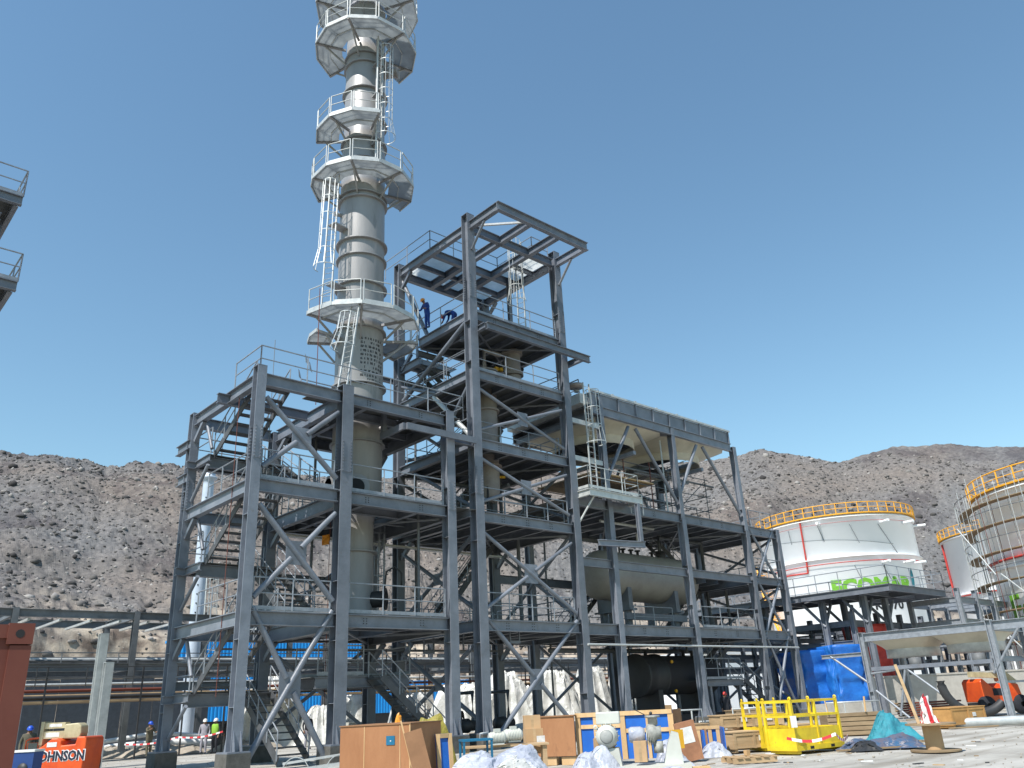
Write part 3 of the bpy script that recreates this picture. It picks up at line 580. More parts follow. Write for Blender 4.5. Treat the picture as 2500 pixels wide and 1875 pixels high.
# manhole and nozzles
def nozzle(par, c, ang, r, L_, m=None, open_=False, name='nozzle', r0=R0):
    d = V((math.cos(ang), math.sin(ang), 0)); c = V((c[0], c[1], c[2])); mb = MB()
    a = c+d*(r0-.05); b = c+d*(r0+L_); mb.tube([a, b], r, 20); mb.tube([b-d*.06, b], r*1.35, 20)
    o = mb.build(name, m or shell_m, par)
    if open_: MB().tube([b+d*.002, b+d*.012], r*.85, 20).build('opening_shade', dark_m, o)  # black disc on the capped flange paints the shade of an open mouth
    return o
nozzle(tw, (TX, TY, 10.35), math.radians(-122), .42, .35, None, True, 'manhole')
nozzle(tw, (TX, TY, 10.6), math.radians(180), .3, .3); nozzle(tw, (TX, TY, 5.9), math.radians(-45), .33, .55, darksteel, False, 'manhole', .8)
nozzle(tw, (TX, TY, 33.2), math.radians(-50), .24, .7, vessel_m); nozzle(tw, (TX, TY, 24.2), math.radians(170), .1, .35); nozzle(tw, (TX, TY, 20.2), math.radians(170), .1, .35); nozzle(tw, (TX, TY, 13.2), math.radians(-60), .12, .3)
davit = MB(); davit.tube([(TX+.9, TY-.9, 6.3), (TX+.95, TY-.95, 7.0), (TX+1.2, TY-1.2, 7.2), (TX+1.4, TY-1.4, 6.9), (TX+1.4, TY-1.4, 6.4)], .04, 6); davit.build('davit', darksteel, tw)
# stencilled notice (illegible rows of black lettering)
nb_ = MB()
for i in range(12):
    a = math.radians(-118); z = 17.35-i*.2
    while a < math.radians(-58):
        w_ = random.uniform(.05, .16); 
        if random.random() < .82:
            for q in range(max(1, int(w_/.045))):
                aa = a+q*.045/R0; hh = random.choice((.10, .12)); 
                nb_.box((TX+(R0+.006)*math.cos(aa), TY+(R0+.006)*math.sin(aa), z+random.uniform(-.01, .01)), (.006, .026, hh), rz=aa)
                if random.random() < .6: nb_.box((TX+(R0+.006)*math.cos(aa+.02), TY+(R0+.006)*math.sin(aa+.02), z+random.choice((-.04, 0, .04))), (.006, .04, .02), rz=aa)
        a += (w_+.05)/R0
    if i in (9, 10): pass
nb_.build('stencilled_notice', black_t, tw)
# octagonal walkways (twelve-sided)
def walkway(z, ro, degs, rails_=None, ri=1.3, brk=True, open_rail=(), grat=grate, name='walkway'):
    pts = [math.radians(a) for a in degs]
    mb = MB()
    o = None
    for a, b in zip(pts, pts[1:]):
        q = [(TX+ri*math.cos(a), TY+ri*math.sin(a), z), (TX+ro*math.cos(a), TY+ro*math.sin(a), z), (TX+ro*math.cos(b), TY+ro*math.sin(b), z), (TX+ri*math.cos(b), TY+ri*math.sin(b), z)]
        mb.poly(q, .03)
    o = mb.build(name, grat, tw)
    fb = MB()
    for a, b in zip(pts, pts[1:]):
        A_ = V((TX+ro*math.cos(a), TY+ro*math.sin(a), z-.02)); B_ = V((TX+ro*math.cos(b), TY+ro*math.sin(b), z-.02)); fb.bar(A_, B_, .05, .16)
        A_ = V((TX+(ro-.75)*math.cos(a), TY+(ro-.75)*math.sin(a), z-.07)); B_ = V((TX+(ro-.75)*math.cos(b), TY+(ro-.75)*math.sin(b), z-.07)); fb.bar(A_, B_, .04, .07)
    fb.build('edge_beam', galv, o)
    rb = MB()
    for i, (a, b) in enumerate(zip(pts, pts[1:])):
        if i in open_rail: continue
        A_ = V((TX+(ro-.02)*math.cos(a), TY+(ro-.02)*math.sin(a), z)); B_ = V((TX+(ro-.02)*math.cos(b), TY+(ro-.02)*math.sin(b), z)); up = V((0, 0, 1))
        A2, B2 = A_.lerp(B_, .05), A_.lerp(B_, .95)
        for p in (A2, B2): rb.tube([p-up*.1, p+up*1.12], .026, 6)
        rb.tube([A2+up*1.12, B2+up*1.12], .026, 6); rb.tube([A2+up*.6, B2+up*.6], .022, 6); rb.bar(A2+up*.09, B2+up*.09, .012, .14)
    rb.build('guardrail', galv, o)
    if brk:
        for a in pts[::2]:
            k = MB(); c, s_ = math.cos(a), math.sin(a)
            k.bar((TX+R0*c, TY+R0*s_, z-.08), (TX+ro*c, TY+ro*s_, z-.08), .1, .12); k.bar((TX+(R0-.02)*c, TY+(R0-.02)*s_, z-1.05), (TX+(ro-.5)*c, TY+(ro-.5)*s_, z-.12), .07, .09)
            k.build('bracket', shell_m, o)
    return o
walkway(18.35, 2.75, [180, 212, 240, 270, 300, 328]); walkway(17.75, 2.7, [328, 352, 380]); walkway(17.55, 2.35, [150, 168, 186], open_rail=(0, 1, 2))
walkway(26.1, 2.55, [120, 150, 165, 195, 225, 255, 285, 315, 345, 370])
walkway(29.1, 2.45, [140, 164, 194, 224, 256])
walkway(34.8, 2.7, [105, 135, 160, 188, 218, 250, 285, 318, 348, 375]); walkway(37.7, 2.8, [90, 125, 160, 195, 230, 265, 300, 330, 360, 390], ri=1.1)

# ladders
def rad(a, r, z): a = math.radians(a); return (TX+r*math.cos(a), TY+r*math.sin(a), z)
def od(a): a = math.radians(a); return (math.cos(a), math.sin(a), 0)
ladder(tw, rad(188, 2.0, 18.4), rad(188, 1.75, 26.0), od(215), 2.2)
ladder(tw, rad(268, 1.45, 26.2), rad(268, 1.5, 34.7), od(292), 2.0)
ladder(tw, (15.8, 27.1, 13.7), (16.95, 28.1, 18.5), (-.85, -.3, 0), 2.2)
for a, z in ((188, 20.0), (188, 23.2), (268, 28), (268, 31), (268, 33)):
    MB().bar(rad(a, R0, z), rad(a, 1.85 if a < 200 else 1.5, z), .5, .06).build('ladder_bracket', shell_m, tw)
MB().tube([rad(265, 1.3, 26.3), rad(265, 1.3, 36.5)], .07, 8).build('riser_pipe', shell_m, tw)
MB().tube([rad(199, 2.75, 13.7), rad(199, 2.8, 19.2)], .018, 5).build('rope', rust, tw)
for a, z in ((178, 16.4), (196, 18.2), (186, 15.9), (150, 16.2)):
    q = MB(); p = V(rad(a, 2.7, z)); q.poly([p, p+V((.12, .1, -.05)), p+V((.2, .02, -.5)), p+V((.0, -.1, -.45))], .01); q.build('torn_wrapping', poly, tw)
# ============================================================ other vessels
v1 = thing('slim_vessel', 'slim buff column vessel with flanges standing inside the high frame', 'vessel', (25.1, 29, L2))
mb = MB(); mb.lathe([(.0, 10.6), (.35, 10.65), (.5, 10.9), (.52, 11.2), (.54, 17.3), (0, 17.35)], (25.1, 29, 0), 36); mb.build('shell', vessel_m, v1)
for z in (12.35, 15.2, 17.2, 17.32): MB().lathe([(.5, 0), (.66, 0), (.66, .07), (.5, .07)], (25.1, 29, z), 36, smooth=False).build('flange', vessel_m, v1)
mb = MB(); mb.tube([(25.1, 29, 9.6), (25.1, 29, 10.7)], .12, 12); mb.build('outlet_pipe', darksteel, v1)
for k in range(4): t = k*math.pi/2+.7; MB().bar((25.1+.5*math.cos(t), 29+.5*math.sin(t), 11.3), (25.1+.5*math.cos(t), 29+.5*math.sin(t), 9.6), .08, .08).build('leg', darksteel, v1)
mb = MB(); mb.box((25.62, 28.7, 17.55), (.28, .25, .2)); mb.lathe([(.0, 17.45), (.12, 17.45), (.12, 17.62), (0, 17.62)], (25.8, 28.55, 0), 10); mb.build('valve', amber, v1)
MB().tube([(25.5, 28.8, 11.9), (25.8, 28.6, 11.9)], .07, 8).build('valve', amber, v1)
v2 = thing('upper_vessel', 'short buff flanged vessel hanging under the fifth floor of the high frame', 'vessel', (26.95, 28.9, L4))
mb = MB(); mb.lathe([(0, 19.05), (.3, 19.0), (.42, 18.85), (.42, 16.7), (.38, 16.4), (0, 16.36)], (26.95, 28.9, 0), 32); mb.build('shell', vessel_m, v2)
for z in (18.75, 18.85, 17.55, 17.62): MB().lathe([(.4, 0), (.55, 0), (.55, .06), (.4, .06)], (26.95, 28.9, z), 32, smooth=False).build('flange', vessel_m, v2)
for z, a in ((18.1, 0), (17.0, -10), (16.75, -20)): nozzle(v2, (26.95, 28.9, z), math.radians(a), .09, .3, darksteel, r0=.4)
v3 = thing('condenser', 'pale rounded vessel head showing above the railing on the fifth floor', 'vessel', (26.6, 28.6, L5))
mb = MB(); mb.lathe([(0, -.75), (.25, -.72), (.36, -.6), (.36, .6), (.25, .72), (0, .75)], (26.5, 28.5, L5+.55), 24, axis='X'); mb.build('shell', vessel_m, v3)
for x in (26.15, 26.85): MB().box((x, 28.5, L5+.15), (.1, .5, .26)).build('saddle', steel, v3)
dr = thing('storage_drum', 'large buff horizontal drum on saddles in the right frame', 'drum', (37, 30.4, L1))
dy, dz, drr = 30.5, 8.02, 1.33
prof = [(0, 33.25)]+[(drr*math.sin(t), 33.25+.85-.85*math.cos(t)) for t in np.linspace(.15, math.pi/2, 8)]+[(drr*math.sin(t), 41.4-.85*(1-math.cos(t-math.pi)*-1)) for t in ()]
prof += [(drr, 41.2)]+[(drr*math.cos(t), 41.2+.85*math.sin(t)) for t in np.linspace(.2, math.pi/2, 8)]
MB().lathe(prof, (0, dy, dz), 48, axis='X').build('shell', mat('drum_primer', (.36, .34, .30), .6, 0, (.29, .27, .24), 1.0, spots=(1.3, .4, .6, (.17, .155, .13))), dr)
for x in (35.2, 39.3):
    s_ = MB(); s_.bb(x-.16, dy-1.15, L1+1.2, x+.16, dy+1.15, dz-.75); s_.bb(x-.3, dy-1.3, L1+1.1, x+.3, dy+1.3, L1+1.2); s_.bb(x-.18, dy-1.0, L1+.05, x+.18, dy-.75, L1+1.1); s_.bb(x-.18, dy+.75, L1+.05, x+.18, dy+1.0, L1+1.1); s_.build('saddle', steel, dr)
MB().bb(34.7, dy-1.2, L1+.6, 40.0, dy-1.0, L1+.95).build('support_beam', steel, dr)
for x in (35.5, 36.3, 37.0, 37.6, 38.9): MB().lathe([(.08, 0), (.08, .25), (.17, .25), (.17, .32), (.0, .32)], (x, dy, dz+drr-.03), 14).build('nozzle', darksteel, dr)
MB().lathe([(.3, 0), (.3, .35), (.42, .35), (.42, .42), (.0, .42)], (39.7, dy, dz+drr-.03), 20).build('manhole', darksteel, dr)
ex = thing('heat_exchanger', 'big black horizontal exchanger on a skid at ground level under the right frame', 'heat exchanger', (38, 30, 0))
MB().lathe([(0, 35.9), (1.08, 35.9), (1.13, 35.95), (1.13, 36.05), (1.05, 36.06), (1.05, 37.5), (1.13, 37.5), (1.13, 37.65), (1.03, 37.66), (1.03, 42.4), (.8, 42.9), (0, 43.1)], (0, 30.2, 2.75), 48, axis='X').build('shell', darksteel, ex)
for x in (37.0, 40.8): MB().bb(x-.2, 29.4, .7, x+.2, 31.0, 2.0).build('saddle', darksteel, ex)
MB().bb(35.6, 29.1, .35, 43.0, 29.4, .7).build('skid_beam', darksteel, ex); MB().bb(35.6, 31.0, .35, 43.0, 31.3, .7).build('skid_beam', darksteel, ex); MB().bb(35.5, 29.0, 0, 43.2, 31.4, .34).build('plinth', concrete, ex)
for x in (37.0, 40.4, 41.2): MB().lathe([(.1, 0), (.1, .3), (.22, .3), (.22, .36), (0, .36)], (x, 30.2, 3.7), 16).build('nozzle', darksteel, ex)
for z, x in ((3.4, 37.9), (1.9, 38.0)): MB().tube([(x, 29.2, z), (x, 29.12, z)], .09, 12).build('plug', amber, ex)
# ============================================================ ground and hills
def vnoise(x, y, seed=0):
    xi = np.floor(x).astype(np.int64); yi = np.floor(y).astype(np.int64); xf = x-xi; yf = y-yi
    def h(a, b):
        n = (a*374761393+b*668265263+seed*1442695041) & 0xffffffff; n = ((n ^ (n >> 13))*1274126177) & 0xffffffff; return ((n ^ (n >> 16)) & 0xffff)/65535.
    u = xf*xf*(3-2*xf); v = yf*yf*(3-2*yf)
    return (h(xi, yi)*(1-u)+h(xi+1, yi)*u)*(1-v)+(h(xi, yi+1)*(1-u)+h(xi+1, yi+1)*u)*v
def fbm(x, y, o=5, seed=0, ridge=False):
    s = 0; a = .5; t = 0
    for i in range(o):
        n = vnoise(x*2**i, y*2**i, seed+i)
        if ridge: n = 1-abs(2*n-1)
        s = s+a*n; t += a; a *= .5
    return s/t
def gmat(name, cols, scale, bump, bscale):
    m = bpy.data.materials.new(name); m.use_nodes = True; t = m.node_tree; N = t.nodes; L = t.links; b = N['Principled BSDF']; b.inputs['Roughness'].default_value = .95; b.inputs['Specular IOR Level'].default_value = .2
    tc = N.new('ShaderNodeTexCoord'); n = N.new('ShaderNodeTexNoise'); n.inputs['Scale'].default_value = scale; n.inputs['Detail'].default_value = 12; n.inputs['Roughness'].default_value = .7
    L.new(tc.outputs['Object'], n.inputs[0]); r = N.new('ShaderNodeValToRGB'); e = r.color_ramp.elements
    e[0].position = .32; e[0].color = (*cols[0], 1); e[1].position = .7; e[1].color = (*cols[-1], 1)
    for i, c in enumerate(cols[1:-1]): q = e.new(.32+.38*(i+1)/(len(cols)-1)); q.color = (*c, 1)
    L.new(n.outputs['Fac'], r.inputs[0]); L.new(r.outputs[0], b.inputs['Base Color'])
    n2 = N.new('ShaderNodeTexNoise'); n2.inputs['Scale'].default_value = bscale; n2.inputs['Detail'].default_value = 10; n2.inputs['Roughness'].default_value = .75; L.new(tc.outputs['Object'], n2.inputs[0])
    bp = N.new('ShaderNodeBump'); bp.inputs['Strength'].default_value = bump; bp.inputs['Distance'].default_value = .15; L.new(n2.outputs['Fac'], bp.inputs['Height']); L.new(bp.outputs[0], b.inputs['Normal'])
    return m, n, r
gm, n_, r_ = gmat('sandy_ground', [(.30, .285, .255), (.41, .395, .36), (.50, .485, .45)], .35, .5, 3.)
na, nd = 220, 150
az = np.radians(np.linspace(-25, 130, na)); dd = np.concatenate([np.linspace(1, 60, 110), np.geomspace(62, 900, 40)])
A_, D_ = np.meshgrid(az, dd); gx, gy = D_*np.cos(A_), D_*np.sin(A_)
rut_a = math.radians(12)
gz = (fbm(gx*.25, gy*.25, 4, 3)-.5)*.10*np.clip(1-(D_-25)/20, 0, 1)+(fbm(gx*1.8, gy*1.8, 3, 9)-.5)*.03*np.clip(1-(D_-25)/20, 0, 1)-.03
def gridmesh(name, gx, gy, gz, m, smooth=False):
    r, c = gx.shape; co = np.stack([gx, gy, gz], -1).reshape(-1, 3); i = np.arange((r-1)*c).reshape(r-1, c)[:, :-1].ravel()
    q = np.stack([i, i+1, i+c+1, i+c], -1)
    me = bpy.data.meshes.new(name); me.vertices.add(len(co)); me.vertices.foreach_set('co', co.ravel().astype(np.float32))
    me.loops.add(q.size); me.loops.foreach_set('vertex_index', q.ravel().astype(np.int32)); me.polygons.add(len(q)); me.polygons.foreach_set('loop_start', (np.arange(len(q))*4).astype(np.int32))
    me.polygons.foreach_set('use_smooth', np.full(len(q), smooth)); me.update(calc_edges=True); me.materials.append(m)
    o = bpy.data.objects.new(name, me); COL.objects.link(o); return o
def groundcolour():
    t = gm.node_tree; N = t.nodes; L = t.links; b = N['Principled BSDF']; tc = N.new('ShaderNodeTexCoord'); mp = N.new('ShaderNodeMapping'); mp.inputs['Rotation'].default_value = (0, 0, .75); mp.inputs['Scale'].default_value = (.12, 1.6, 1); L.new(tc.outputs['Object'], mp.inputs[0])
    n = N.new('ShaderNodeTexNoise'); n.inputs['Scale'].default_value = 1; n.inputs['Detail'].default_value = 7; L.new(mp.outputs[0], n.inputs[0]); r = N.new('ShaderNodeValToRGB'); r.color_ramp.elements[0].position = .36; r.color_ramp.elements[1].position = .55; r.color_ramp.elements[0].color = (.72, .70, .67, 1); r.color_ramp.elements[1].color = (1.05, 1.05, 1.05, 1); L.new(n.outputs['Fac'], r.inputs[0])
    m = N.new('ShaderNodeMix'); m.data_type = 'RGBA'; m.blend_type = 'MULTIPLY'; m.inputs[0].default_value = 1; L.new(r_.outputs[0], m.inputs[6]); L.new(r.outputs[0], m.inputs[7]); L.new(m.outputs[2], b.inputs['Base Color'])
groundcolour()
struct(gridmesh('ground', gx, gy, gz, gm, True))
def hill_skyline(a):   # world azimuth in degrees -> elevation angle of the ridge
    xs = [-20, 0, 8, 14.4, 18, 21.5, 23.3, 24.9, 27.9, 29.8, 30.6, 33, 48, 58.9, 63.4, 71.9, 73.3, 74.7, 76.2, 77.7, 80.8, 86, 100, 125]
    ys = [12, 12.6, 12.9, 13.1, 14.0, 14.5, 14.3, 14.1, 14.9, 15.6, 15.55, 15.3, 15.45, 15.6, 15.6, 15.9, 15.85, 15.5, 15.85, 16.15, 15.9, 16.2, 16, 15]
    return np.interp(a, xs, ys)
def hill_h(adeg, d, x, y):
    el = hill_skyline(adeg); Rr = 185+14*np.sin(np.radians(adeg*3.1))+8*np.sin(np.radians(adeg*9)); d0 = np.interp(adeg, [-20, 20, 40, 60, 72, 90, 125], [132, 128, 108, 96, 88, 78, 80])
    H = 1.5+Rr*np.tan(np.radians(el)); t = np.clip((d-d0)/(Rr-d0), -.2, 1.6)
    up = H*np.power(np.clip(t, 0, 1), .92); dn = np.where(t > 1, -(d-Rr)*.45, 0); base = np.where(t < 0, t*12, up)+dn
    cliff = np.interp(adeg, [50, 60, 70, 90], [0, 2.5, 7.5, 8.5])*np.clip((t+.01)*14+(fbm(x*.12, y*.12, 4, 31)-.5)*2.2, 0, 1)*np.clip((1-t)*1.1, 0, 1)
    gul = (fbm(x*.018+adeg*.02, y*.018, 4, 5, True)-.6)*17*np.clip(t*3, 0, 1)*np.clip((1.02-t)*2.2, 0.05, 1)
    sm = (fbm(x*.12, y*.12, 5, 12)-.5)*3.0+(fbm(x*.3, y*.3, 5, 22, True)-.6)*2.6*np.clip((fbm(x*.03, y*.03, 3, 77)-.42)*6, .25, 1.6)+(fbm(x*1.4, y*1.4, 2, 41)-.5)*.55
    return base+cliff+gul+sm*np.clip(t*8, 0.02, 1)*np.clip((1.6-t), .35, 1)
na, nd = 1050, 250
adg = np.linspace(2, 92, na); dd = np.concatenate([np.linspace(72, 205, 235), np.linspace(208, 260, 15)])
A_, D_ = np.meshgrid(adg, dd); hx_, hy_ = D_*np.cos(np.radians(A_)), D_*np.sin(np.radians(A_))
hz_ = hill_h(A_, D_, hx_, hy_)-.4
hm, n_, r_ = gmat('rocky_scree', [(.095, .089, .087), (.145, .137, .13), (.18, .168, .158), (.26, .242, .225)], 1.3, .9, 3.0)
def hillcolour():   # large patches of browner and greyer rock, paler cut rock at the foot
    t = hm.node_tree; N = t.nodes; L = t.links; b = N['Principled BSDF']
    geo = N.new('ShaderNodeNewGeometry'); big = N.new('ShaderNodeTexNoise'); big.inputs['Scale'].default_value = .03; big.inputs['Detail'].default_value = 4; L.new(geo.outputs['Position'], big.inputs[0])
    br = N.new('ShaderNodeValToRGB'); br.color_ramp.elements[0].position = .42; br.color_ramp.elements[1].position = .62; br.color_ramp.elements[0].color = (.95, .99, 1.05, 1); br.color_ramp.elements[1].color = (1.08, 1.0, .95, 1); L.new(big.outputs['Fac'], br.inputs[0])
    oc = N.new('ShaderNodeTexNoise'); oc.inputs['Scale'].default_value = .055; oc.inputs['Detail'].default_value = 9; oc.inputs['Roughness'].default_value = .68; L.new(geo.outputs['Position'], oc.inputs[0])
    orr = N.new('ShaderNodeValToRGB'); orr.color_ramp.elements[0].position = .52; orr.color_ramp.elements[1].position = .60; orr.color_ramp.elements[0].color = (1, 1, 1, 1); orr.color_ramp.elements[1].color = (.62, .60, .63, 1); L.new(oc.outputs['Fac'], orr.inputs[0])
    m0 = N.new('ShaderNodeMix'); m0.data_type = 'RGBA'; m0.blend_type = 'MULTIPLY'; m0.inputs[0].default_value = 1; L.new(r_.outputs[0], m0.inputs[6]); L.new(orr.outputs[0], m0.inputs[7])
    mu = N.new('ShaderNodeMix'); mu.data_type = 'RGBA'; mu.blend_type = 'MULTIPLY'; mu.inputs[0].default_value = 1; L.new(m0.outputs[2], mu.inputs[6]); L.new(br.outputs[0], mu.inputs[7])
    sx = N.new('ShaderNodeSeparateXYZ'); L.new(geo.outputs['Position'], sx.inputs[0]); n3 = N.new('ShaderNodeTexNoise'); n3.inputs['Scale'].default_value = .09; n3.inputs['Detail'].default_value = 8; L.new(geo.outputs['Position'], n3.inputs[0])
    ma = N.new('ShaderNodeMath'); ma.operation = 'MULTIPLY_ADD'; ma.inputs[1].default_value = 26; L.new(n3.outputs['Fac'], ma.inputs[0]); L.new(sx.outputs['Z'], ma.inputs[2])
    mr = N.new('ShaderNodeMapRange'); mr.inputs[1].default_value = 20; mr.inputs[2].default_value = 28; mr.inputs[3].default_value = 1; mr.inputs[4].default_value = 0; L.new(ma.outputs[0], mr.inputs[0])
    sc_ = N.new('ShaderNodeMix'); sc_.data_type = 'RGBA'; pale = N.new('ShaderNodeValToRGB'); pale.color_ramp.elements[0].position = .38; pale.color_ramp.elements[1].position = .62; pale.color_ramp.elements[0].color = (.14, .11, .09, 1); pale.color_ramp.elements[1].color = (.46, .39, .31, 1)
    n4 = N.new('ShaderNodeTexNoise'); n4.inputs['Scale'].default_value = .5; n4.inputs['Detail'].default_value = 10; L.new(geo.outputs['Position'], n4.inputs[0]); L.new(n4.outputs['Fac'], pale.inputs[0])
    L.new(mr.outputs[0], sc_.inputs[0]); L.new(mu.outputs[2], sc_.inputs[6]); L.new(pale.outputs[0], sc_.inputs[7]); L.new(sc_.outputs[2], b.inputs['Base Color'])
hillcolour()
struct(gridmesh('hills', hx_, hy_, hz_, hm))
# loose rocks on the slope: one mass of scree
def rocks(name, n, region, size, m):
    ico = bmesh.new(); bmesh.ops.create_icosphere(ico, subdivisions=1, radius=1); bv = np.array([v.co[:] for v in ico.verts]); bf = np.array([[v.index for v in f.verts] for f in ico.faces]); ico.free()
    xs, ys, zs = region(n); k = len(bv); s = size(n)
    sc = s[:, None, None]*rng.uniform(.6, 1.3, (n, 1, 3)); pts = bv[None]*rng.uniform(.65, 1.3, (n, k, 1))*sc
    th = rng.uniform(0, 6.28, n); c, q = np.cos(th)[:, None], np.sin(th)[:, None]; px = pts[..., 0]*c-pts[..., 1]*q; py = pts[..., 0]*q+pts[..., 1]*c
    co = np.stack([px+xs[:, None], py+ys[:, None], pts[..., 2]*.8+zs[:, None]], -1).reshape(-1, 3); f = (bf[None]+(np.arange(n)*k)[:, None, None]).reshape(-1, 3)
    me = bpy.data.meshes.new(name); me.vertices.add(len(co)); me.vertices.foreach_set('co', co.ravel().astype(np.float32)); me.loops.add(f.size); me.loops.foreach_set('vertex_index', f.ravel().astype(np.int32))
    me.polygons.add(len(f)); me.polygons.foreach_set('loop_start', (np.arange(len(f))*3).astype(np.int32)); me.update(calc_edges=True); me.materials.append(m)
    o = bpy.data.objects.new(name, me); COL.objects.link(o); o['kind'] = 'stuff'; o['label'] = name.replace('_', ' '); return o
rockm, _n, _r = gmat('scree_stones_base', [(.08, .07, .065), (.14, .125, .115), (.2, .18, .16)], .5, .4, 3)
stonem, _n2, _r2 = gmat('scree_stones', [(.05, .047, .047), (.11, .104, .10), (.16, .15, .144), (.36, .34, .32)], .35, .4, 3)  # random stone tones; darkest ones also stand for small shadows among stones
_g = stonem.node_tree.nodes.new('ShaderNodeNewGeometry'); stonem.node_tree.links.new(_g.outputs['Random Per Island'], _r2.inputs[0])
for _e, _p in zip(_r2.color_ramp.elements, (0, .5, .8, 1)): _e.position = _p
gravm, _n3, _r3 = gmat('gravel_stones', [(.24, .21, .17), (.34, .30, .25), (.42, .38, .32)], 3, .3, 3)
def hill_region(n):
    a = rng.uniform(10, 88, n); d = 88+rng.power(1.4, n)*105; x, y = d*np.cos(np.radians(a)), d*np.sin(np.radians(a)); return x, y, hill_h(a, d, x, y)-.45
rocks('loose_scree', 52000, hill_region, lambda n: .07+rng.exponential(.095, n).clip(0, .8), stonem)
def yard_region(n):
    a = rng.uniform(12, 85, n); d = rng.uniform(12, 60, n); x, y = d*np.cos(np.radians(a)), d*np.sin(np.radians(a)); return x, y, np.full(n, -.02)
rocks('yard_gravel', 2600, yard_region, lambda n: rng.uniform(.008, .03, n), gravm)
# ============================================================ storage tanks
def text_on(par, s, size, fn, m, name='lettering', bold=.0, ext=.02, shear=0):
    cu = bpy.data.curves.new(name, 'FONT'); cu.body = s; cu.size = size; cu.offset = bold; cu.extrude = ext; cu.shear = shear; cu.align_x = 'CENTER'; cu.resolution_u = 2
    o = bpy.data.objects.new('tmp', cu); COL.objects.link(o); dg = bpy.context.evaluated_depsgraph_get(); me = bpy.data.meshes.new_from_object(o.evaluated_get(dg)); bpy.data.objects.remove(o)
    bm = bmesh.new(); bm.from_mesh(me); bmesh.ops.subdivide_edges(bm, edges=[e for e in bm.edges if e.calc_length() > size*.3], cuts=3); bmesh.ops.triangulate(bm, faces=bm.faces)
    for v in bm.verts: v.co = fn(v.co.x, v.co.y, v.co.z)
    bm.to_mesh(me); bm.free(); me.materials.clear(); me.materials.append(m); me.name = name
    t = bpy.data.objects.new(name, me); COL.objects.link(t)
    if par: t.parent = par; t.matrix_parent_inverse = Matrix.Translation(-PL.get(par.name, V((0, 0, 0))))
    return t
def cyl_hit(px, py, T, R_):
    d = at(px, py, D=1)-CAM; A = d.x*d.x+d.y*d.y; B = -2*(d.x*T.x+d.y*T.y); C_ = T.x*T.x+T.y*T.y-R_*R_; k = (-B-math.sqrt(max(0, B*B-4*A*C_)))/(2*A); q = CAM+d*k
    return math.atan2(q.y-T.y, q.x-T.x), q.z
def tank(c, R_, H, label, face, name='storage_tank', rails_to=2*math.pi, nr=48, gird=False):
    cx_, cy_ = c; t = thing(name, label, 'tank', (cx_, cy_, 0))
    MB().lathe([(R_, 0), (R_, H), (R_+.05, H+.02), (R_*.5, H+.9), (0, H+1.2)], (cx_, cy_, 0), 96).build('shell', white_m, t)
    for z in (H*.62 if not gird else cyl_hit(2100, 1357, V((cx_, cy_, 0)), R_)[1], H-.25): MB().lathe([(R_, 0), (R_+.28, 0), (R_+.28, .08), (R_, .09)], (cx_, cy_, z), 96, smooth=False).build('wind_girder', white_m, t)
    g = MB(); rr = R_+.35; z0 = H+.02
    g.lathe([(R_-.1, 0), (rr+.05, 0), (rr+.05, .12), (R_-.1, .12)], (cx_, cy_, z0), 96, smooth=False)
    for k in range(nr): a = 2*math.pi*k/nr; p = V((cx_+rr*math.cos(a), cy_+rr*math.sin(a), z0)); g.bar(p, p+V((0, 0, 1.2)), .08, .08)
    for h, q in ((1.2, .04), (.65, .03)):
        g.lathe([(rr-q, h-q), (rr+q, h-q), (rr+q, h+q), (rr-q, h+q), (rr-q, h-q)], (cx_, cy_, z0), nr)
    g.build('guardrail', yellow, t)
    return t
def on_cyl(cx_, cy_, R_, a_mid, z0):
    # text runs to the viewer's right: world angle increases
    return lambda x, y, z: V((cx_+(R_+.03+z)*math.cos(a_mid+x/R_), cy_+(R_+.03+z)*math.sin(a_mid+x/R_), z0+y))
T1 = at(2032, 1278, D=104); TR = 8.5; TH = 19.3
t1 = tank((T1.x, T1.y), TR, TH, 'big white storage tank with yellow top railing and green lettering, in front of the hill', 0, gird=True)
fa_ = math.atan2(-T1.y, -T1.x)     # face toward the viewer
aE, zE = cyl_hit(2140, 1447, T1, TR); aT, zT = cyl_hit(2166, 1487, T1, TR); aL, zL = cyl_hit(2230, 1428, T1, TR)
text_on(t1, 'ECOMAR', 2.15, on_cyl(T1.x, T1.y, TR, aE, zE+.05), green_t, bold=.11)
text_on(t1, 'TK-770', 1.3, on_cyl(T1.x, T1.y, TR, aT, zT), black_t, bold=.03)
lg = MB()
for k in range(12):
    s_ = k/12; w_ = .11*math.sin(math.pi*(s_*.92+.08))**.8; w2 = .11*math.sin(math.pi*((s_+1/12)*.92+.08))**.8 if k < 11 else .005
    z1 = zL-.6+s_*2.4; z2 = z1+.2; a1, a2 = aL+(s_-.5)*.03, aL+(s_+.08-.5)*.03; rr = TR+.05
    lg.add([V((T1.x+rr*math.cos(q), T1.y+rr*math.sin(q), z)) for q, z in ((a1-w_*.3, z1), (a1+w_*.3, z1), (a2+w2*.3, z2), (a2-w2*.3, z2))], [(0, 1, 2, 3)])
lg.build('leaf_emblem', teal_t, t1)
def cylp(t, a, z, o=.12): return V((t[0]+(t[2]+o)*math.cos(fa_+a), t[1]+(t[2]+o)*math.sin(fa_+a), z))
tt = (T1.x, T1.y, TR)
def onT(px, py, o=.12): a, z = cyl_hit(px, py, T1, TR); return V((T1.x+(TR+o)*math.cos(a), T1.y+(TR+o)*math.sin(a), z))
zr = cyl_hit(2100, 1370, T1, TR)[1]; zr2 = cyl_hit(2100, 1271, T1, TR)[1]
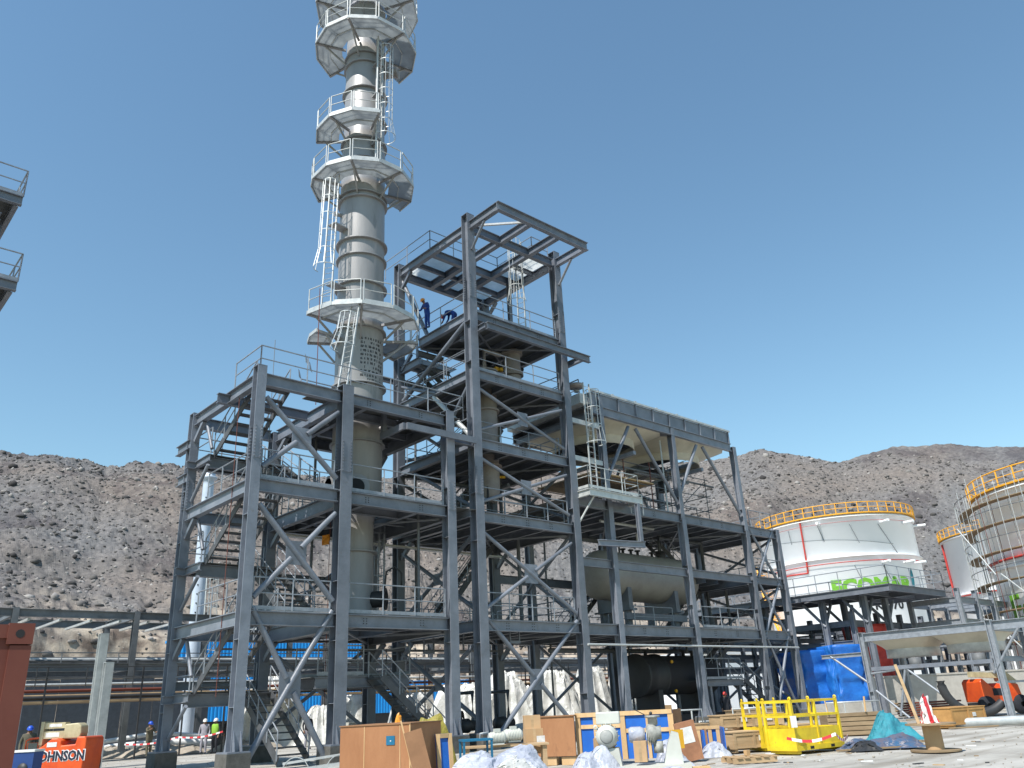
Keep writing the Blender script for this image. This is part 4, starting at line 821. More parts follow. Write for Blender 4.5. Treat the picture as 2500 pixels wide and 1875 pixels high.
rp = MB(); rp.tube([onT(1953, 1272), onT(1970, 1372), onT(1974, 1400)], .09, 8); rp.tube([cylp(tt, a, zr, .3) for a in np.linspace(-1.0, 1.35, 30)], .05, 6); rp.tube([cylp(tt, a, zr2, .2) for a in np.linspace(-1.3, 1.3, 30)], .02, 6); rp.tube([onT(1974, 1400), onT(1930, 1406), onT(1905, 1412)], .08, 8); rp.build('fire_water_pipe', red_m, t1)
for px, py in ((2150, 1275), (2203, 1277), (2236, 1284), (2208, 1373), (2232, 1375), (2156, 1373), (2000, 1282)):
    q = onT(px, py, 0); d = V((q.x-T1.x, q.y-T1.y, 0)).normalized(); MB().tube([q, q+d*1.3], .14, 8).build('vent_pipe', white_m, t1)
pp = MB()
for a, b in (((1995, 1283), (2013, 1323)), ((2073, 1280), (2098, 1325)), ((2142, 1279), (2190, 1350)), ((1925, 1297), (1934, 1330)), ((2086, 1380), (2108, 1422)), ((2153, 1376), (2176, 1415))): pp.tube([onT(*a, .08), onT(*b, .08)], .035, 5)
pp.tube([onT(x_, 1336-30*math.sin((x_-1850)/390*3.14)*.6, .03) for x_ in range(1880, 2200, 20)], .03, 4)
pp.build('sensor_conduit', steel_far, t1)
st = MB(); 
for k in range(50):
    a = -1.35+k*.016; z = 14.5-k*.24; p = cylp(tt, a, z, .1); q = cylp(tt, a, z, 1.0); st.bar(p, q, .3, .05)
    if k % 3 == 0: st.tube([q, q+V((0, 0, 1.1))], .04, 5)
st.tube([cylp(tt, -1.35+k*.016, 15.6-k*.24, 1.0) for k in range(50)], .05, 5); st.tube([cylp(tt, -1.35+k*.016, 15.0-k*.24, 1.0) for k in range(50)], .04, 5); st.tube([cylp(tt, -1.35+k*.016, 14.3-k*.24, 1.0) for k in range(50)], .12, 5)
st.build('spiral_stair', yellow, t1)
T2 = at(2492, 1330, D=128); t2 = tank((T2.x, T2.y), 9.2, 19.6, 'white storage tank partly hidden behind the scaffolded one', 0)
fa2 = math.atan2(-T2.y, -T2.x); b2 = (T2.x, T2.y, 9.2); fa_ = fa2
rp = MB(); rp.tube([cylp(b2, -1.35, 19.2), cylp(b2, -1.3, 12)], .13, 8); rp.tube([cylp(b2, a, 12, .3) for a in np.linspace(-1.4, 1, 20)], .08, 6); rp.build('fire_water_pipe', red_m, t2)
T3 = at(2672, 1190, D=74); t3 = tank((T3.x, T3.y), 8.0, 14.6, 'white storage tank wrapped in scaffolding at the right edge', 0, nr=36)
fa_ = math.atan2(-T3.y, -T3.x); b3 = (T3.x, T3.y, 8.0)
text_on(t3, 'EcoMar', 2.6, on_cyl(T3.x, T3.y, 8.0, fa_-.55, 5.4), green_t, bold=.06)
MB().lathe([(8.02, 0), (8.3, 0), (8.3, .12), (8.02, .12)], (T3.x, T3.y, 9.6), 80).build('fire_water_pipe', red_m, t3)
s3 = thing('tank_scaffold', 'rings of brown planks and thin poles wrapped around the tank at the right edge', 'scaffold', (T3.x, T3.y, 0))
for z in (2.0, 4.0, 6.1, 8.1, 10.1, 12.0, 13.6):
    MB().lathe([(8.6, 0), (9.35, 0), (9.35, .05), (8.6, .05)], (T3.x, T3.y, z), 40, smooth=False, a0=fa_-1.75, a1=fa_+1.2).build('plank_deck', oldwood, s3)
for k in range(30):
    a = fa_-1.75+k*.1; po = MB()
    for r in (8.55, 9.45): po.tube([(T3.x+r*math.cos(a), T3.y+r*math.sin(a), 0), (T3.x+r*math.cos(a), T3.y+r*math.sin(a), 14.6+random.uniform(-.5, 1.2))], .022, 5)
    po.build('pole', rust if k % 9 == 0 else galv, s3)
for z in (3.0, 5.0, 7.1, 9.1, 11.1, 13.0, 14.6):
    MB().tube([(T3.x+9.45*math.cos(a), T3.y+9.45*math.sin(a), z) for a in np.linspace(fa_-1.75, fa_+1.2, 32)], .03, 5).build('guard_pole', steel_far, s3)
for a, z in ((-1.2, 12.5), (-.75, 8.5), (-.95, 5.5)):
    MB().tube([(T3.x+9.9*math.cos(fa_+a), T3.y+9.9*math.sin(fa_+a), z), (T3.x+9.9*math.cos(fa_+a+.4), T3.y+9.9*math.sin(fa_+a+.4), z-4)], .05, 5).build('diagonal_pole', galv, s3)
# ============================================================ pipe racks behind, blue building, vent stack
def rack(name, label, x0, x1, y0, y1, zs, sp, b=.3, cols=True, group=None, m=None, top=None):
    m = m or steel_far; t = thing(name, label, 'pipe rack', (x0, y0, 0)); n = max(1, round((x1-x0)/sp))
    if group: t['group'] = group
    for i in range(n+1):
        x = x0+(x1-x0)*i/n
        for y in (y0, y1): column(t, x, y, .3, (top or max(zs))+.02, b, b, m, foot=False)
        for z in zs: MB().ibeam(V((x, y0+b/2, z)), V((x, y1-b/2, z)), .35, .18).build('cross_beam', m, t)
        if i < n:
            xn = x0+(x1-x0)*(i+1)/n
            for z in zs:
                for y in (y0, y1): MB().ibeam(V((x+b/2, y, z)), V((xn-b/2, y, z)), .4, .2).build('beam', m, t)
    return t
rk = rack('pipe_rack', 'long grey steel pipe rack with cluttered pipes crossing behind the frames', 4, 58, 49, 54, (4.75, 7.45), 6)
rail(rk, [(4, 49.2, 4.8), (58, 49.2, 4.8)], h=.5, sp=2.9, toe=False, m=steel_far)
for k in range(5): MB().tube([(4, 50+k*.7, 4.95+.1*(k % 2)), (58, 50+k*.7, 4.95+.1*(k % 2))], .07+.04*(k % 3), 8).build('pipe', galv if k % 2 else steel_far, rk)
for k in range(36): x = 4.7+k*1.5; MB().bar((x, 49.1, 6.95), (x, 53.8, 6.95), .12, .12).build('outrigger', galv, rk)
lw = thing('low_pipe_rack', 'low rusty and dark pipe rack with scaffold rails below the grey one', 'pipe rack', (4, 47, 0))
for z, r, m in ((3.35, .08, rust), (3.1, .07, oldwood), (3.65, .07, galv), (3.9, .06, steel_far), (3.0, .1, darksteel)):
    MB().tube([(4, 46.4+random.uniform(0, 1.5), z), (58, 46.4+random.uniform(0, 1.5), z)], r, 8).build('pipe', m, lw)
for k in range(24): x = 4.5+k*2.25; MB().bar((x, 46.2, 0), (x, 46.2, 4.4), .07, .07).build('post', darksteel, lw)
rail(lw, [(4, 46.1, 3.4), (58, 46.1, 3.4)], h=1.0, sp=2.25, toe=False, m=darksteel, name='scaffold_rail')
MB().bb(4, 46.2, 2.75, 58, 48.3, 2.85).build('walkway', oldwood, lw)
for k in range(60):
    x = rng.uniform(20, 55); z = rng.uniform(.3, 2.6); y = rng.uniform(43, 48)
# blue clad building
bl = thing('blue_building', 'bright blue corrugated metal building seen between the pipe racks', 'building', (24, 70, 0))
def corr(x0, x1, y, z0, z1, m, name='cladding', yt=.05, st_=.32, axis='X'):
    mb = MB(); n = int(abs(x1-x0)/st_); vs = []
    for i in range(n+1):
        for q, dy in ((0, 0), (.35, 0), (.5, yt), (.85, yt)):
            u = x0+(i+q)*(x1-x0)/(n+1); vs.append((u, y-dy) if axis == 'X' else (y-dy, u))
    a = [(u, v, z0) for u, v in vs]; b = [(u, v, z1) for u, v in vs]; k = len(a)
    mb.add(a+b, [(i, i+1, k+i+1, k+i) for i in range(k-1)]); return mb.build(name, m, bl_par)
bl_par = bl
corr(26.6, 44, 70, 1.6, 8.0, blueb); corr(44.1, 60, 70.2, 1.6, 4.4, blueb); MB().bb(26.4, 70.1, 7.9, 44, 73, 8.1).build('roof', blueb, bl); corr(70, 73, 26.55, 0, 8.0, blueb, axis='Y')
MB().bb(26.7, 70.5, 0, 60, 73, 4.3).build('wall', darksteel, bl); MB().bb(26.7, 70.4, 4.5, 43.9, 72.9, 7.9).build('upper_wall', blueb, bl)
vs_ = thing('vent_stack', 'pale conical steel stack with bolted flange behind the stair bay', 'stack', (22.1, 56, 0))
pv = at(510, 1165, D=62); pb = at(480, 1515, D=62); vx, vy = (pb.x+pv.x)/2, (pb.y+pv.y)/2
MB().lathe([(.46, 0), (.46, pb.z), (.38, pv.z-.6), (.38, pv.z-.2), (.56, pv.z-.15), (.56, pv.z), (.4, pv.z+.05), (.62, pv.z+1.2)], (vx, vy, 0), 32).build('shell', stack_m, vs_)
for k in range(14): t_ = k/14; z = pb.z+.5+k*.62; r = .46-.08*(z-pb.z)/(pv.z-pb.z)+.01; MB().box((vx+r*math.cos(-2.2), vy+r*math.sin(-2.2), z), (.07, .07, .07)).build('bolt', darksteel, vs_)
ladder(vs_, (vx+.5, vy-.5, pb.z-3), (vx+.42, vy-.42, pb.z+4), (.6, -.8, 0), 1)
# near columns at left
nc = thing('galvanised_post_pair', 'pair of tall galvanised steel posts standing left of the stair bay', 'steel posts', (14.4, 47, 0))
p = at(254, 1548, D=41); column(nc, p.x, p.y, 0, p.z, .34, .34, galv, foot=False); p = at(266, 1618, D=40.6); column(nc, p.x, p.y, 0, p.z, .34, .34, galv, foot=False)
# left structure with platforms
lf = thing('platform_tower', 'edge of another steel tower with railed landings at the left side of the picture', 'steel frame', (2, 30, 0))
for (zr, zf, x1, y0) in ((20.5, 19.35, 4.06, 29.7), (17.15, 15.95, 4.4, 29.7), (14.35, 13.3, 4.1, 30.2)):
    zf = zr-1.1
    MB().bb(-3, y0, zf-.02, x1-.05, y0+4, zf+.02).build('floor_plate', deck, lf)
    MB().ibeam(V((-3, y0, zf)), V((x1, y0, zf)), .36, .18).build('beam', steel, lf); MB().ibeam(V((x1-.15, y0+.1, zf-.1)), V((x1-.15, y0+5, zf-.1)), .3, .16).build('beam', steel, lf)
    MB().ibeam(V((-3, y0+1.2, zf-.75)), V((x1-.3, y0+1.2, zf-.75)), .36, .18).build('beam', steel, lf)
    MB().ibeam(V((x1-.6, y0+.1, zf-.8)), V((x1-.6, y0+5, zf-.8)), .3, .16).build('beam', steel, lf)
    rail(lf, [(-3, y0, zf+.03), (x1, y0, zf+.03), (x1, y0+3.5, zf+.03)], sp=1.25, m=rail_m)
column(lf, 1.2, 33.5, .2, 20.5, .4, .4, foot=False); column(lf, -2.6, 30.5, .2, 20.5, .4, .4, foot=False)
# ============================================================ local-space helpers
VR = math.atan2(-cy, sy)           # rotation that turns local +x to the viewer's right
def thingl(name, label, cat, loc, rz=0., group=None):
    t = thing(name, label, cat, loc, group); t.rotation_euler = (0, 0, VR+math.radians(rz)); return t
def bl_(mb, name, m, par, label=None):
    o = mb.build(name, m, None); 
    if par: o.parent = par
    if label: o['label'] = label
    return o
def gpt(px, py, D=None, z=0.):
    """ground point under a pixel, or the point at distance D under that pixel column"""
    if D is None: p = at(px, py, Z=0)
    else: p = at(px, py, D=D)
    return V((p.x, p.y, z))
HZ = lambda px: 1750.2-.0671*(px-1250)
def zat(px, py, D): return at(px, py, D=D).z
# ------------------------------------------------------------ people
def person(loc, rz, label, top, legs, helm=None, pose='stand', shirt=None, group=None, h=1.72):
    J = dict(pel=(0, 0, .95), sp=(0, .0, 1.15), ch=(0, .0, 1.38), nk=(0, .02, 1.5), hd=(0, .0, 1.6), ht=(0, 0, 1.70),
             ls=(-.19, 0, 1.42), le=(-.27, .04, 1.14), lw=(-.27, -.08, .92), lh=(-.27, -.12, .83),
             lk=(-.11, -.03, .5), lf=(-.12, .02, .09), lt=(-.13, -.16, .04), lhp=(-.1, 0, .9),
             rs=(.19, 0, 1.42), re=(.27, .04, 1.14), rw=(.27, -.08, .92), rh=(.27, -.12, .83),
             rk=(.11, -.02, .5), rf=(.12, .03, .09), rt=(.13, -.15, .04), rhp=(.1, 0, .9))
    if pose == 'lean':
        J.update(sp=(0, -.04, 1.15), ch=(.0, -.12, 1.36), nk=(0, -.19, 1.46), hd=(0, -.26, 1.54), ht=(0, -.3, 1.62), ls=(-.19, -.13, 1.38), rs=(.19, -.13, 1.38), le=(-.3, -.22, 1.14), lw=(-.36, -.42, 1.1), lh=(-.38, -.5, 1.1), re=(.3, -.1, 1.12), rw=(.25, -.28, 1.02), rh=(.24, -.36, 1.0))
    if pose == 'bend':
        J.update(sp=(0, -.2, 1.05), ch=(0, -.42, 1.02), nk=(0, -.55, .96), hd=(0, -.66, .9), ht=(0, -.76, .88), ls=(-.18, -.42, 1.0), rs=(.18, -.42, 1.0), le=(-.22, -.48, .74), lw=(-.16, -.6, .52), lh=(-.15, -.66, .44), re=(.22, -.48, .74), rw=(.18, -.6, .52), rh=(.17, -.66, .44), lk=(-.12, -.08, .5), rk=(.12, -.1, .5))
    if pose == 'reach':
        J.update(le=(-.3, -.16, 1.28), lw=(-.26, -.38, 1.36), lh=(-.26, -.46, 1.4), re=(.24, -.16, 1.2), rw=(.12, -.34, 1.2), rh=(.08, -.42, 1.22), lf=(-.14, -.12, .09), lt=(-.14, -.3, .04))
    Rd = dict(pel=.15, sp=.14, ch=.165, nk=.06, hd=.098, ht=.075, ls=.075, le=.052, lw=.038, lh=.035, rs=.075, re=.052, rw=.038, rh=.035, lhp=.1, rhp=.1, lk=.075, rk=.075, lf=.05, rf=.05, lt=.045, rt=.045)
    ks = list(J); E = [('pel', 'sp'), ('sp', 'ch'), ('ch', 'nk'), ('nk', 'hd'), ('hd', 'ht'), ('ch', 'ls'), ('ls', 'le'), ('le', 'lw'), ('lw', 'lh'), ('ch', 'rs'), ('rs', 're'), ('re', 'rw'), ('rw', 'rh'), ('pel', 'lhp'), ('lhp', 'lk'), ('lk', 'lf'), ('lf', 'lt'), ('pel', 'rhp'), ('rhp', 'rk'), ('rk', 'rf'), ('rf', 'rt')]
    # fingers: four and a thumb on each hand
    for s_, w_, hnd in (('l', 'lw', 'lh'), ('r', 'rw', 'rh')):
        a, b = V(J[w_]), V(J[hnd]); d = (b-a).normalized(); sd_ = d.cross(V((0, 1, .2))).normalized()
        for i in range(4):
            k = f'{s_}g{i}'; J[k] = tuple(b+sd_*(.022*(i-1.5))+d*(.085-.008*abs(i-1.3))+V((0, -.02, 0))); ks.append(k); E.append((hnd, k)); Rd[k] = .011
        k = s_+'th'; J[k] = tuple(a+d*.07+sd_*(-.07)); ks.append(k); E.append((hnd, k)); Rd[k] = .013
    me = bpy.data.meshes.new('person'); me.from_pydata([J[k] for k in ks], [(ks.index(a), ks.index(b)) for a, b in E], [])
    bm = bmesh.new(); bm.from_mesh(me); sk = bm.verts.layers.skin.verify(); bm.verts.ensure_lookup_table()
    for i, k in enumerate(ks):
        q = Rd[k]; bm.verts[i][sk].radius = (q*(1.25 if k in ('ch', 'pel', 'sp') else 1), q*(.8 if k in ('ch', 'pel', 'sp') else 1)); bm.verts[i][sk].use_root = (k == 'pel')
    bm.to_mesh(me); bm.free()
    o = bpy.data.objects.new('person', me); COL.objects.link(o); o.modifiers.new('s', 'SKIN'); ss = o.modifiers.new('u', 'SUBSURF'); ss.levels = ss.render_levels = 1
    dg = bpy.context.evaluated_depsgraph_get(); me2 = bpy.data.meshes.new_from_object(o.evaluated_get(dg)); o.modifiers.clear(); o.data = me2
    for m_ in (skin, top, legs, blackc): me2.materials.append(m_)
    nk, hs = V(J['nk']), [V(J['lh']), V(J['rh'])]; hd = V(J['hd'])
    for f in me2.polygons:
        f.use_smooth = True; c = f.center
        if (c-hd).length < .15 or min((c-q).length for q in hs) < .11: f.material_index = 0
        elif c.z < .1: f.material_index = 3
        elif c.z < .93: f.material_index = 2
        else: f.material_index = 1
    o.location = loc; o.rotation_euler = (0, 0, VR+math.radians(rz)); o.scale = (h/1.75,)*3
    tag(o, label, 'person', group)
    hd = V(J['hd']); ax_ = (V(J['ht'])-V(J['nk'])).normalized(); fwd_ = V((0, -1, 0)) if pose != 'bend' else V((0, -.5, -.9)); fwd_ = (fwd_-ax_*fwd_.dot(ax_)).normalized()
    fc = MB(); fc.bar(hd+fwd_*.08-ax_*.01, hd+fwd_*.118-ax_*.02, .028, .04); fc.build('nose', skin, None).parent = o
    if helm:
        q = MB(); sd_ = fwd_.cross(ax_); rings = []
        for i in range(6):
            t = i/5*math.pi/2; rr = .125*math.cos(t); rings.append([hd+ax_*(.03+.14*math.sin(t))+fwd_*(rr*1.12*math.cos(a))+sd_*(rr*math.sin(a)) for a in np.linspace(0, 2*math.pi, 16, endpoint=False)])
        vs = [p for r in rings for p in r]; q.add(vs, [(i*16+j, i*16+(j+1) % 16, (i+1)*16+(j+1) % 16, (i+1)*16+j) for i in range(5) for j in range(16)], True)
        q.poly([hd+ax_*.03+fwd_*.1+sd_*.1, hd+ax_*.025+fwd_*.2+sd_*.04, hd+ax_*.025+fwd_*.2-sd_*.04, hd+ax_*.03+fwd_*.1-sd_*.1], .012); bl_(q, 'helmet', helm, o)
    if shirt:
        q = MB(); q.lathe([(.19, 1.0), (.2, 1.25), (.19, 1.42), (.13, 1.47)], (0, 0, 0), 16); vv = bl_(q, 'vest', shirt, o); vv.scale = (1.15, .85, 1)
    return o
pw = at(1044, 804, Z=L5+.04); person((pw.x, pw.y, L5+.04), -50, 'worker in blue coveralls and orange helmet leaning on the railing high on the tall frame', navy, navy, helm_o, 'lean')
pw = at(1100, 800, Z=L5+.04); person((pw.x+.3, pw.y, L5+.04), -110, 'worker in blue coveralls bending down beside the railing high on the tall frame', navy, navy, helm_r, 'bend')
person(gpt(357, 1873, 49), 60, 'person in khaki clothes and dark blue head covering beside the left steel post', khaki, khaki, helm_b, 'reach')
person(gpt(492, 1873, 50), 10, 'person in grey clothes and white cap with a red scarf near the barrier tape', greyc, greyc, helm_w, 'stand')
person(gpt(519, 1873, 50), -15, 'person in black clothes and green hi-vis vest near the barrier tape', blackc, blackc, helm_w, 'stand', hiviz)
person(gpt(551, 1873, 52), 40, 'person in dark clothes and orange helmet half hidden by the stair bay column', blackc, blackc, helm_o, 'stand')
person(gpt(748, 1873, 47), 40, 'person in dark clothes and white helmet under the stairs of the column bay', blackc, greyc, helm_w, 'stand')
person(gpt(1123, 1840, 43), 30, 'person in brown clothes and white helmet in front of a silver tarpaulin', mat('clothes_brown', (.07, .05, .045), .9), khaki, helm_w, 'stand')
person(gpt(60, 1873, 38), 30, 'person in blue helmet behind the orange lift beside the rusty container', khaki, khaki, helm_b, 'stand')
person(gpt(1788, 1840, 48), 10, 'person in dark clothes standing below the stairs of the right frame', blackc, blackc, helm_r, 'stand')
# ------------------------------------------------------------ shipping container at the left edge
D = 8.3; c = at(86, 1522, D=D); hC = c.z
ct = thingl('shipping_container', 'rusty red-brown corrugated shipping container at the left edge, only its end in view', 'container', (c.x, c.y, 0), 38)
b = MB(); b.bb(-.16, 0, .15, 0, .16, hC-.18); bl_(b, 'corner_post', rust, ct)
for z0, z1 in ((hC-.17, hC), (0, .15)): b = MB(); b.bb(-.19, -.01, z0, .003, .18, z1); bl_(b, 'corner_casting', rust, ct)
b = MB(); b.tube([(-.1, -.012, hC-.085), (-.1, .02, hC-.085)], .035, 10); bl_(b, 'lifting_hole_shade', dark_m, ct)  # black disc on the solid casting paints the shade in its hole
for z0, z1 in ((hC-.12, hC-.01), (.02, .16)): b = MB(); b.bb(-2.3, .01, z0, -.19, .12, z1); bl_(b, 'header_rail', rust, ct)
b = MB(); pts = []
for k in range(9): x = -.16-k*.26; pts += [(x, .03), (x-.09, .03), (x-.13, .065), (x-.22, .065)]
a = [(x, y, .16) for x, y in pts]; t_ = [(x, y, hC-.12) for x, y in pts]; n = len(a); b.add(a+t_, [(i, i+1, n+i+1, n+i) for i in range(n-1)]); b.bb(-2.4, .1, .1, -.02, 6, hC-.03); bl_(b, 'corrugated_wall', rust, ct)
# ------------------------------------------------------------ orange boom lift with lettering
D = 33.; p = gpt(168, 1873, D)
bm_ = thingl('boom_lift', 'orange boom lift with JOHNSON lettering and a cream folded arm, left foreground', 'boom lift', p, 0)
zt = zat(225, 1796, D); _s = (at(243, 1850, D=D)-at(98, 1850, D=D)).length/2.36; bm_.scale = (_s, _s, 1)
def rprism(prof, y0, y1, m, name, par):
    n = len(prof); q = MB(); q.add([(x, y0, z) for x, z in prof]+[(x, y1, z) for x, z in prof], [tuple(range(n)), tuple(range(2*n-1, n-1, -1))]+[(i, (i+1) % n, n+(i+1) % n, n+i) for i in range(n)]); o = bl_(q, name, m, par); bv = o.modifiers.new('b', 'BEVEL'); bv.width = .05; bv.segments = 3; return o
rprism([(-1.08, .25), (1.12, .25), (1.18, 1.0), (1.17, zt-.08), (1.1, zt), (.76, zt), (.7, zt-.22), (.1, zt-.24), (.08, zt-.1), (-.1, zt-.02), (-.35, zt-.02), (-.7, zt-.22), (-1.0, zt-.35), (-1.12, .9)], -1.1, .5, orange, 'body', bm_)
def flat(z0, y): return lambda x, yy, zz: V((x, y-zz, z0+yy))
for (m_, off, dx) in ((white_t, .022, .0), (navy_t, .0, -.015)):
    o = text_on(None, 'JOHNSON', .40, lambda x, yy, zz, dx=dx, off=off: V((x*1.12+.16+dx, -1.115-off*-.6-zz*.3-(.006 if dx else 0), zt-.68+yy)), m_, 'lettering', bold=.012+off); o.parent = bm_
for x, z, w_, h_ in ((-.72, zt-.42, .22, .2), (-.72, zt-.68, .2, .2), (-.78, zt-.95, .18, .2), (-.8, zt-1.2, .18, .25), (-.3, zt-.2, .42, .14)):
    b = MB(); b.bb(x-w_/2, -1.115, z-h_/2, x+w_/2, -1.104, z+h_/2); bl_(b, 'decal', paper, bm_)
b = MB(); b.bb(-.55, -1.112, zt-1.1, -.2, -1.104, zt-.95); bl_(b, 'decal', tanp, bm_)
za = zt-.1
rprism([(-.05, za+.05), (.66, za+.05), (.72, za+.2), (.7, za+.42), (.55, za+.52), (-.05, za+.5)], -.75, -.1, tanp, 'boom_head', bm_)
b = MB(); b.bb(-.95, -.7, za+.38, -.051, -.3, za+.56); b.bb(-.95, -.72, za+.08, -.051, -.25, za+.3); b.bb(-1.1, -.74, za-.1, -.951, -.2, za+.6); b.bar((-1.0, -.5, za+.3), (-1.15, -.5, za-.35), .12, .1); bl_(b, 'boom_arm', tanp, bm_)
b = MB(); b.bb(-.85, -.726, za+.12, -.25, -.721, za+.26); b.bb(-.75, -.706, za+.43, -.2, -.701, za+.52); bl_(b, 'decal', paper, bm_)
b = MB(); b.tube([(-1.9, -.3, za-.25), (-1.9, -.3, za+.05), (-1.75, -.3, za+.1), (-1.15, -.3, za+.12)], .035, 6); b.bb(-1.8, -.35, za-.6, -1.3, -.3, za-.02); bl_(b, 'control_guard', orange, bm_)
b = MB(); b.bb(-1.75, -.37, za-.35, -1.35, -.36, za-.03); bl_(b, 'screen', glass_m, bm_)
for x in (-.8, .8):
    for y in (-.8, .9): 
        w_ = MB(); w_.lathe([(.15, -.16), (.42, -.16), (.46, -.1), (.46, .1), (.42, .16), (.15, .16)], (x, y*.55, .46), 24, axis='X'); bl_(w_, 'wheel', blackc, bm_)
b = MB(); b.bb(-.9, -.9, .3, .9, .9, .56); bl_(b, 'chassis', darksteel, bm_)
D = 24; p = gpt(72, 1873, D); zt2 = zat(72, 1830, D)
bx = thingl('blue_cabinet', 'dark blue steel cabinet with pale top edge in front of the orange lift', 'cabinet', p, 0)
b = MB(); b.bb(-.36, -.2, 0, .17, .2, zt2-.05); bl_(b, 'cabinet_body', blued, bx); b = MB(); b.bb(-.38, -.22, zt2-.049, .19, .22, zt2); bl_(b, 'lid', paper, bx); b = MB(); b.lathe([(0, 0), (.12, 0), (.12, -.01), (0, -.01)], (-.05, -.203, zt2-.4), 20, axis='Y'); bl_(b, 'vent_cover', darksteel, bx)
# ------------------------------------------------------------ plywood crate and leaning boards
D = 19.5; p = gpt(916, 1873, D)
cr_ = thingl('plywood_crate', 'large brown plywood crate with a small blue label in the middle foreground', 'crate', (p.x, p.y, 0), -17)
H = zat(916, 1769, D); b = MB(); b.bb(-.86, 0, .1, .82, 1.7, H-.02); bl_(b, 'crate_body', ply, cr_); b = MB(); b.bb(-.88, -.02, H-.019, .84, 1.72, H+.004); bl_(b, 'lid', ply2, cr_)
for x in (-.27, .58): b = MB(); b.bb(x-.008, -.006, .1, x+.008, -.001, H-.03); bl_(b, 'seam_strip', timber, cr_)
b = MB(); b.bb(.80, -.012, .1, .83, -.001, H-.02); bl_(b, 'edge_batten', timber, cr_)
b = MB(); b.bb(.26, -.014, H-.42, .46, -.002, H-.24); bl_(b, 'blue_label', bluet2, cr_); b = MB(); b.bb(.35, -.018, H-.35, .38, -.015, H-.33); bl_(b, 'label_mark', paper, cr_)
b = MB(); b.bb(.821, .12, H-.55, .825, .2, H-.2); bl_(b, 'packing_sleeve', poly, cr_)
for x in (-.7, 0, .7): b = MB(); b.bb(x-.06, 0, 0, x+.06, 1.7, .099); bl_(b, 'skid', timber, cr_)
def panel(label, px0, px1, ytop, ybot, D, m, frame=None, lean=.25, rz=0, cat='board', name='leaning_board', cells=None, th=.04):
    p = gpt((px0+px1)/2, 1860, D); t = thingl(name, label, cat, (p.x, p.y, 0), rz)
    w_ = (at(px1, ytop, D=D)-at(px0, ytop, D=D)).length; h_ = max(.3, zat((px0+px1)/2, ytop, D)-(0 if ybot is None else max(0, zat((px0+px1)/2, ybot, D))))
    z0 = 0 if ybot is None else max(0, zat((px0+px1)/2, ybot, D)); t.location.z = z0
    b = MB(); b.poly([(-w_/2, 0, 0), (w_/2, 0, 0), (w_/2, lean, h_), (-w_/2, lean, h_)], th, V((0, 1, 0))); bl_(b, 'sheet', m, t)
    if frame:
        f = MB(); bw = .09; q = lambda x, z: V((x, lean*z/h_-th-.02, z))
        cols_, rows_ = cells or (1, 1)
        for i in range(cols_+1): x = -w_/2+bw/2+(w_-bw)*i/cols_; bw_ = bw if i in (0, cols_) else bw*.7; b2 = MB(); b2.bar(q(x, 0), q(x, h_), bw_, .035, up=V((0, -1, 0))); bl_(b2, 'timber_upright', frame, t)
        for j in range(rows_+1): z = bw/2+(h_-bw)*j/rows_; b2 = MB(); b2.bar(q(-w_/2+bw, z)-V((0, .004, 0)), q(w_/2-bw, z)-V((0, .004, 0)), .04, bw*(1 if j in (0, rows_) else .7)); bl_(b2, 'timber_rail', frame, t)
    return t
panel('narrow plywood board leaning against the right side of the big plywood crate', 1020, 1064, 1777, None, 18.8, ply2, lean=-.0, rz=0)
t_ = bpy.data.objects['leaning_board']; t_.rotation_euler = (math.radians(-8), math.radians(-14), VR+math.radians(12))
b = MB(); b.bb(-.2, -.012, 0, -.17, -.001, 1.45); bl_(b, 'edge_strip', timber, t_)
panel('small blue board in a timber frame leaning at the right end of the plywood crate', 1066, 1108, 1791, None, 20.2, bluec, timber, .12, 30, cells=(1, 1))
panel('dark red-brown board standing behind the leaning one', 1060, 1076, 1790, None, 20.6, ply2, None, .05, 20)
def sheet_heap(name, label, cat, loc, rz, sx, sy_, h_, m, seed, peaks=((0, 0, 1),), nx=70, ny=56, wr=.10, sharp=2.0, skirt=True, fold=6, plateau=1.0):
    u = np.linspace(-1, 1, nx); v = np.linspace(-1, 1, ny); U_, V_ = np.meshgrid(u, v); z = np.zeros_like(U_)
    for (a, b_, k) in peaks: z = np.maximum(z, k*np.exp(-(((U_-a)**2+(V_-b_)**2)*sharp)))
    z = np.minimum(z*plateau, 1.0) if plateau > 1 else z
    edge = np.clip(1.15-np.maximum(abs(U_), abs(V_))**3*1.15, 0, 1); z = z*edge
    ang = np.arctan2(V_, U_); rr = np.hypot(U_, V_)
    wv = (fbm(U_*4+seed, V_*4+seed*2, 5, seed, True)-.6)*wr*5*(.35+z)+np.sin(ang*fold+fbm(U_*2, V_*2, 3, seed)*6)*wr*.6*np.clip(rr, 0, 1)
    X_ = U_*sx*(1+.1*np.sin(ang*fold+seed))+wv*.25; Y_ = V_*sy_*(1+.1*np.cos(ang*fold))+wv*.2; Z_ = np.maximum(0.0, z*h_+wv*h_*.32*edge)
    o = gridmesh(name, X_, Y_, Z_, m, False); o.location = loc; o.rotation_euler = (0, 0, VR+math.radians(rz)); tag(o, label, cat); return o
p = gpt(1058, 1800, 23); sheet_heap('olive_sheet', 'crumpled olive yellow sheet behind the plywood crate', 'sheet', (p.x, p.y, .0), 0, .62, .4, 1.42, mat('olive_sheet', (.32, .27, .04), .6, 0, (.2, .17, .03), 2, bump=.4), 3, ((.1, 0, 1), (-.5, .1, .95)), 26, 20, .06, 1.0)
p = gpt(972, 1790, 24); sheet_heap('orange_bundle', 'small orange bundle showing above the plywood crate', 'bundle', (p.x, p.y, 0), 0, .16, .14, 1.5, helm_o, 5, ((0, 0, 1),), 14, 12, .05, .5)
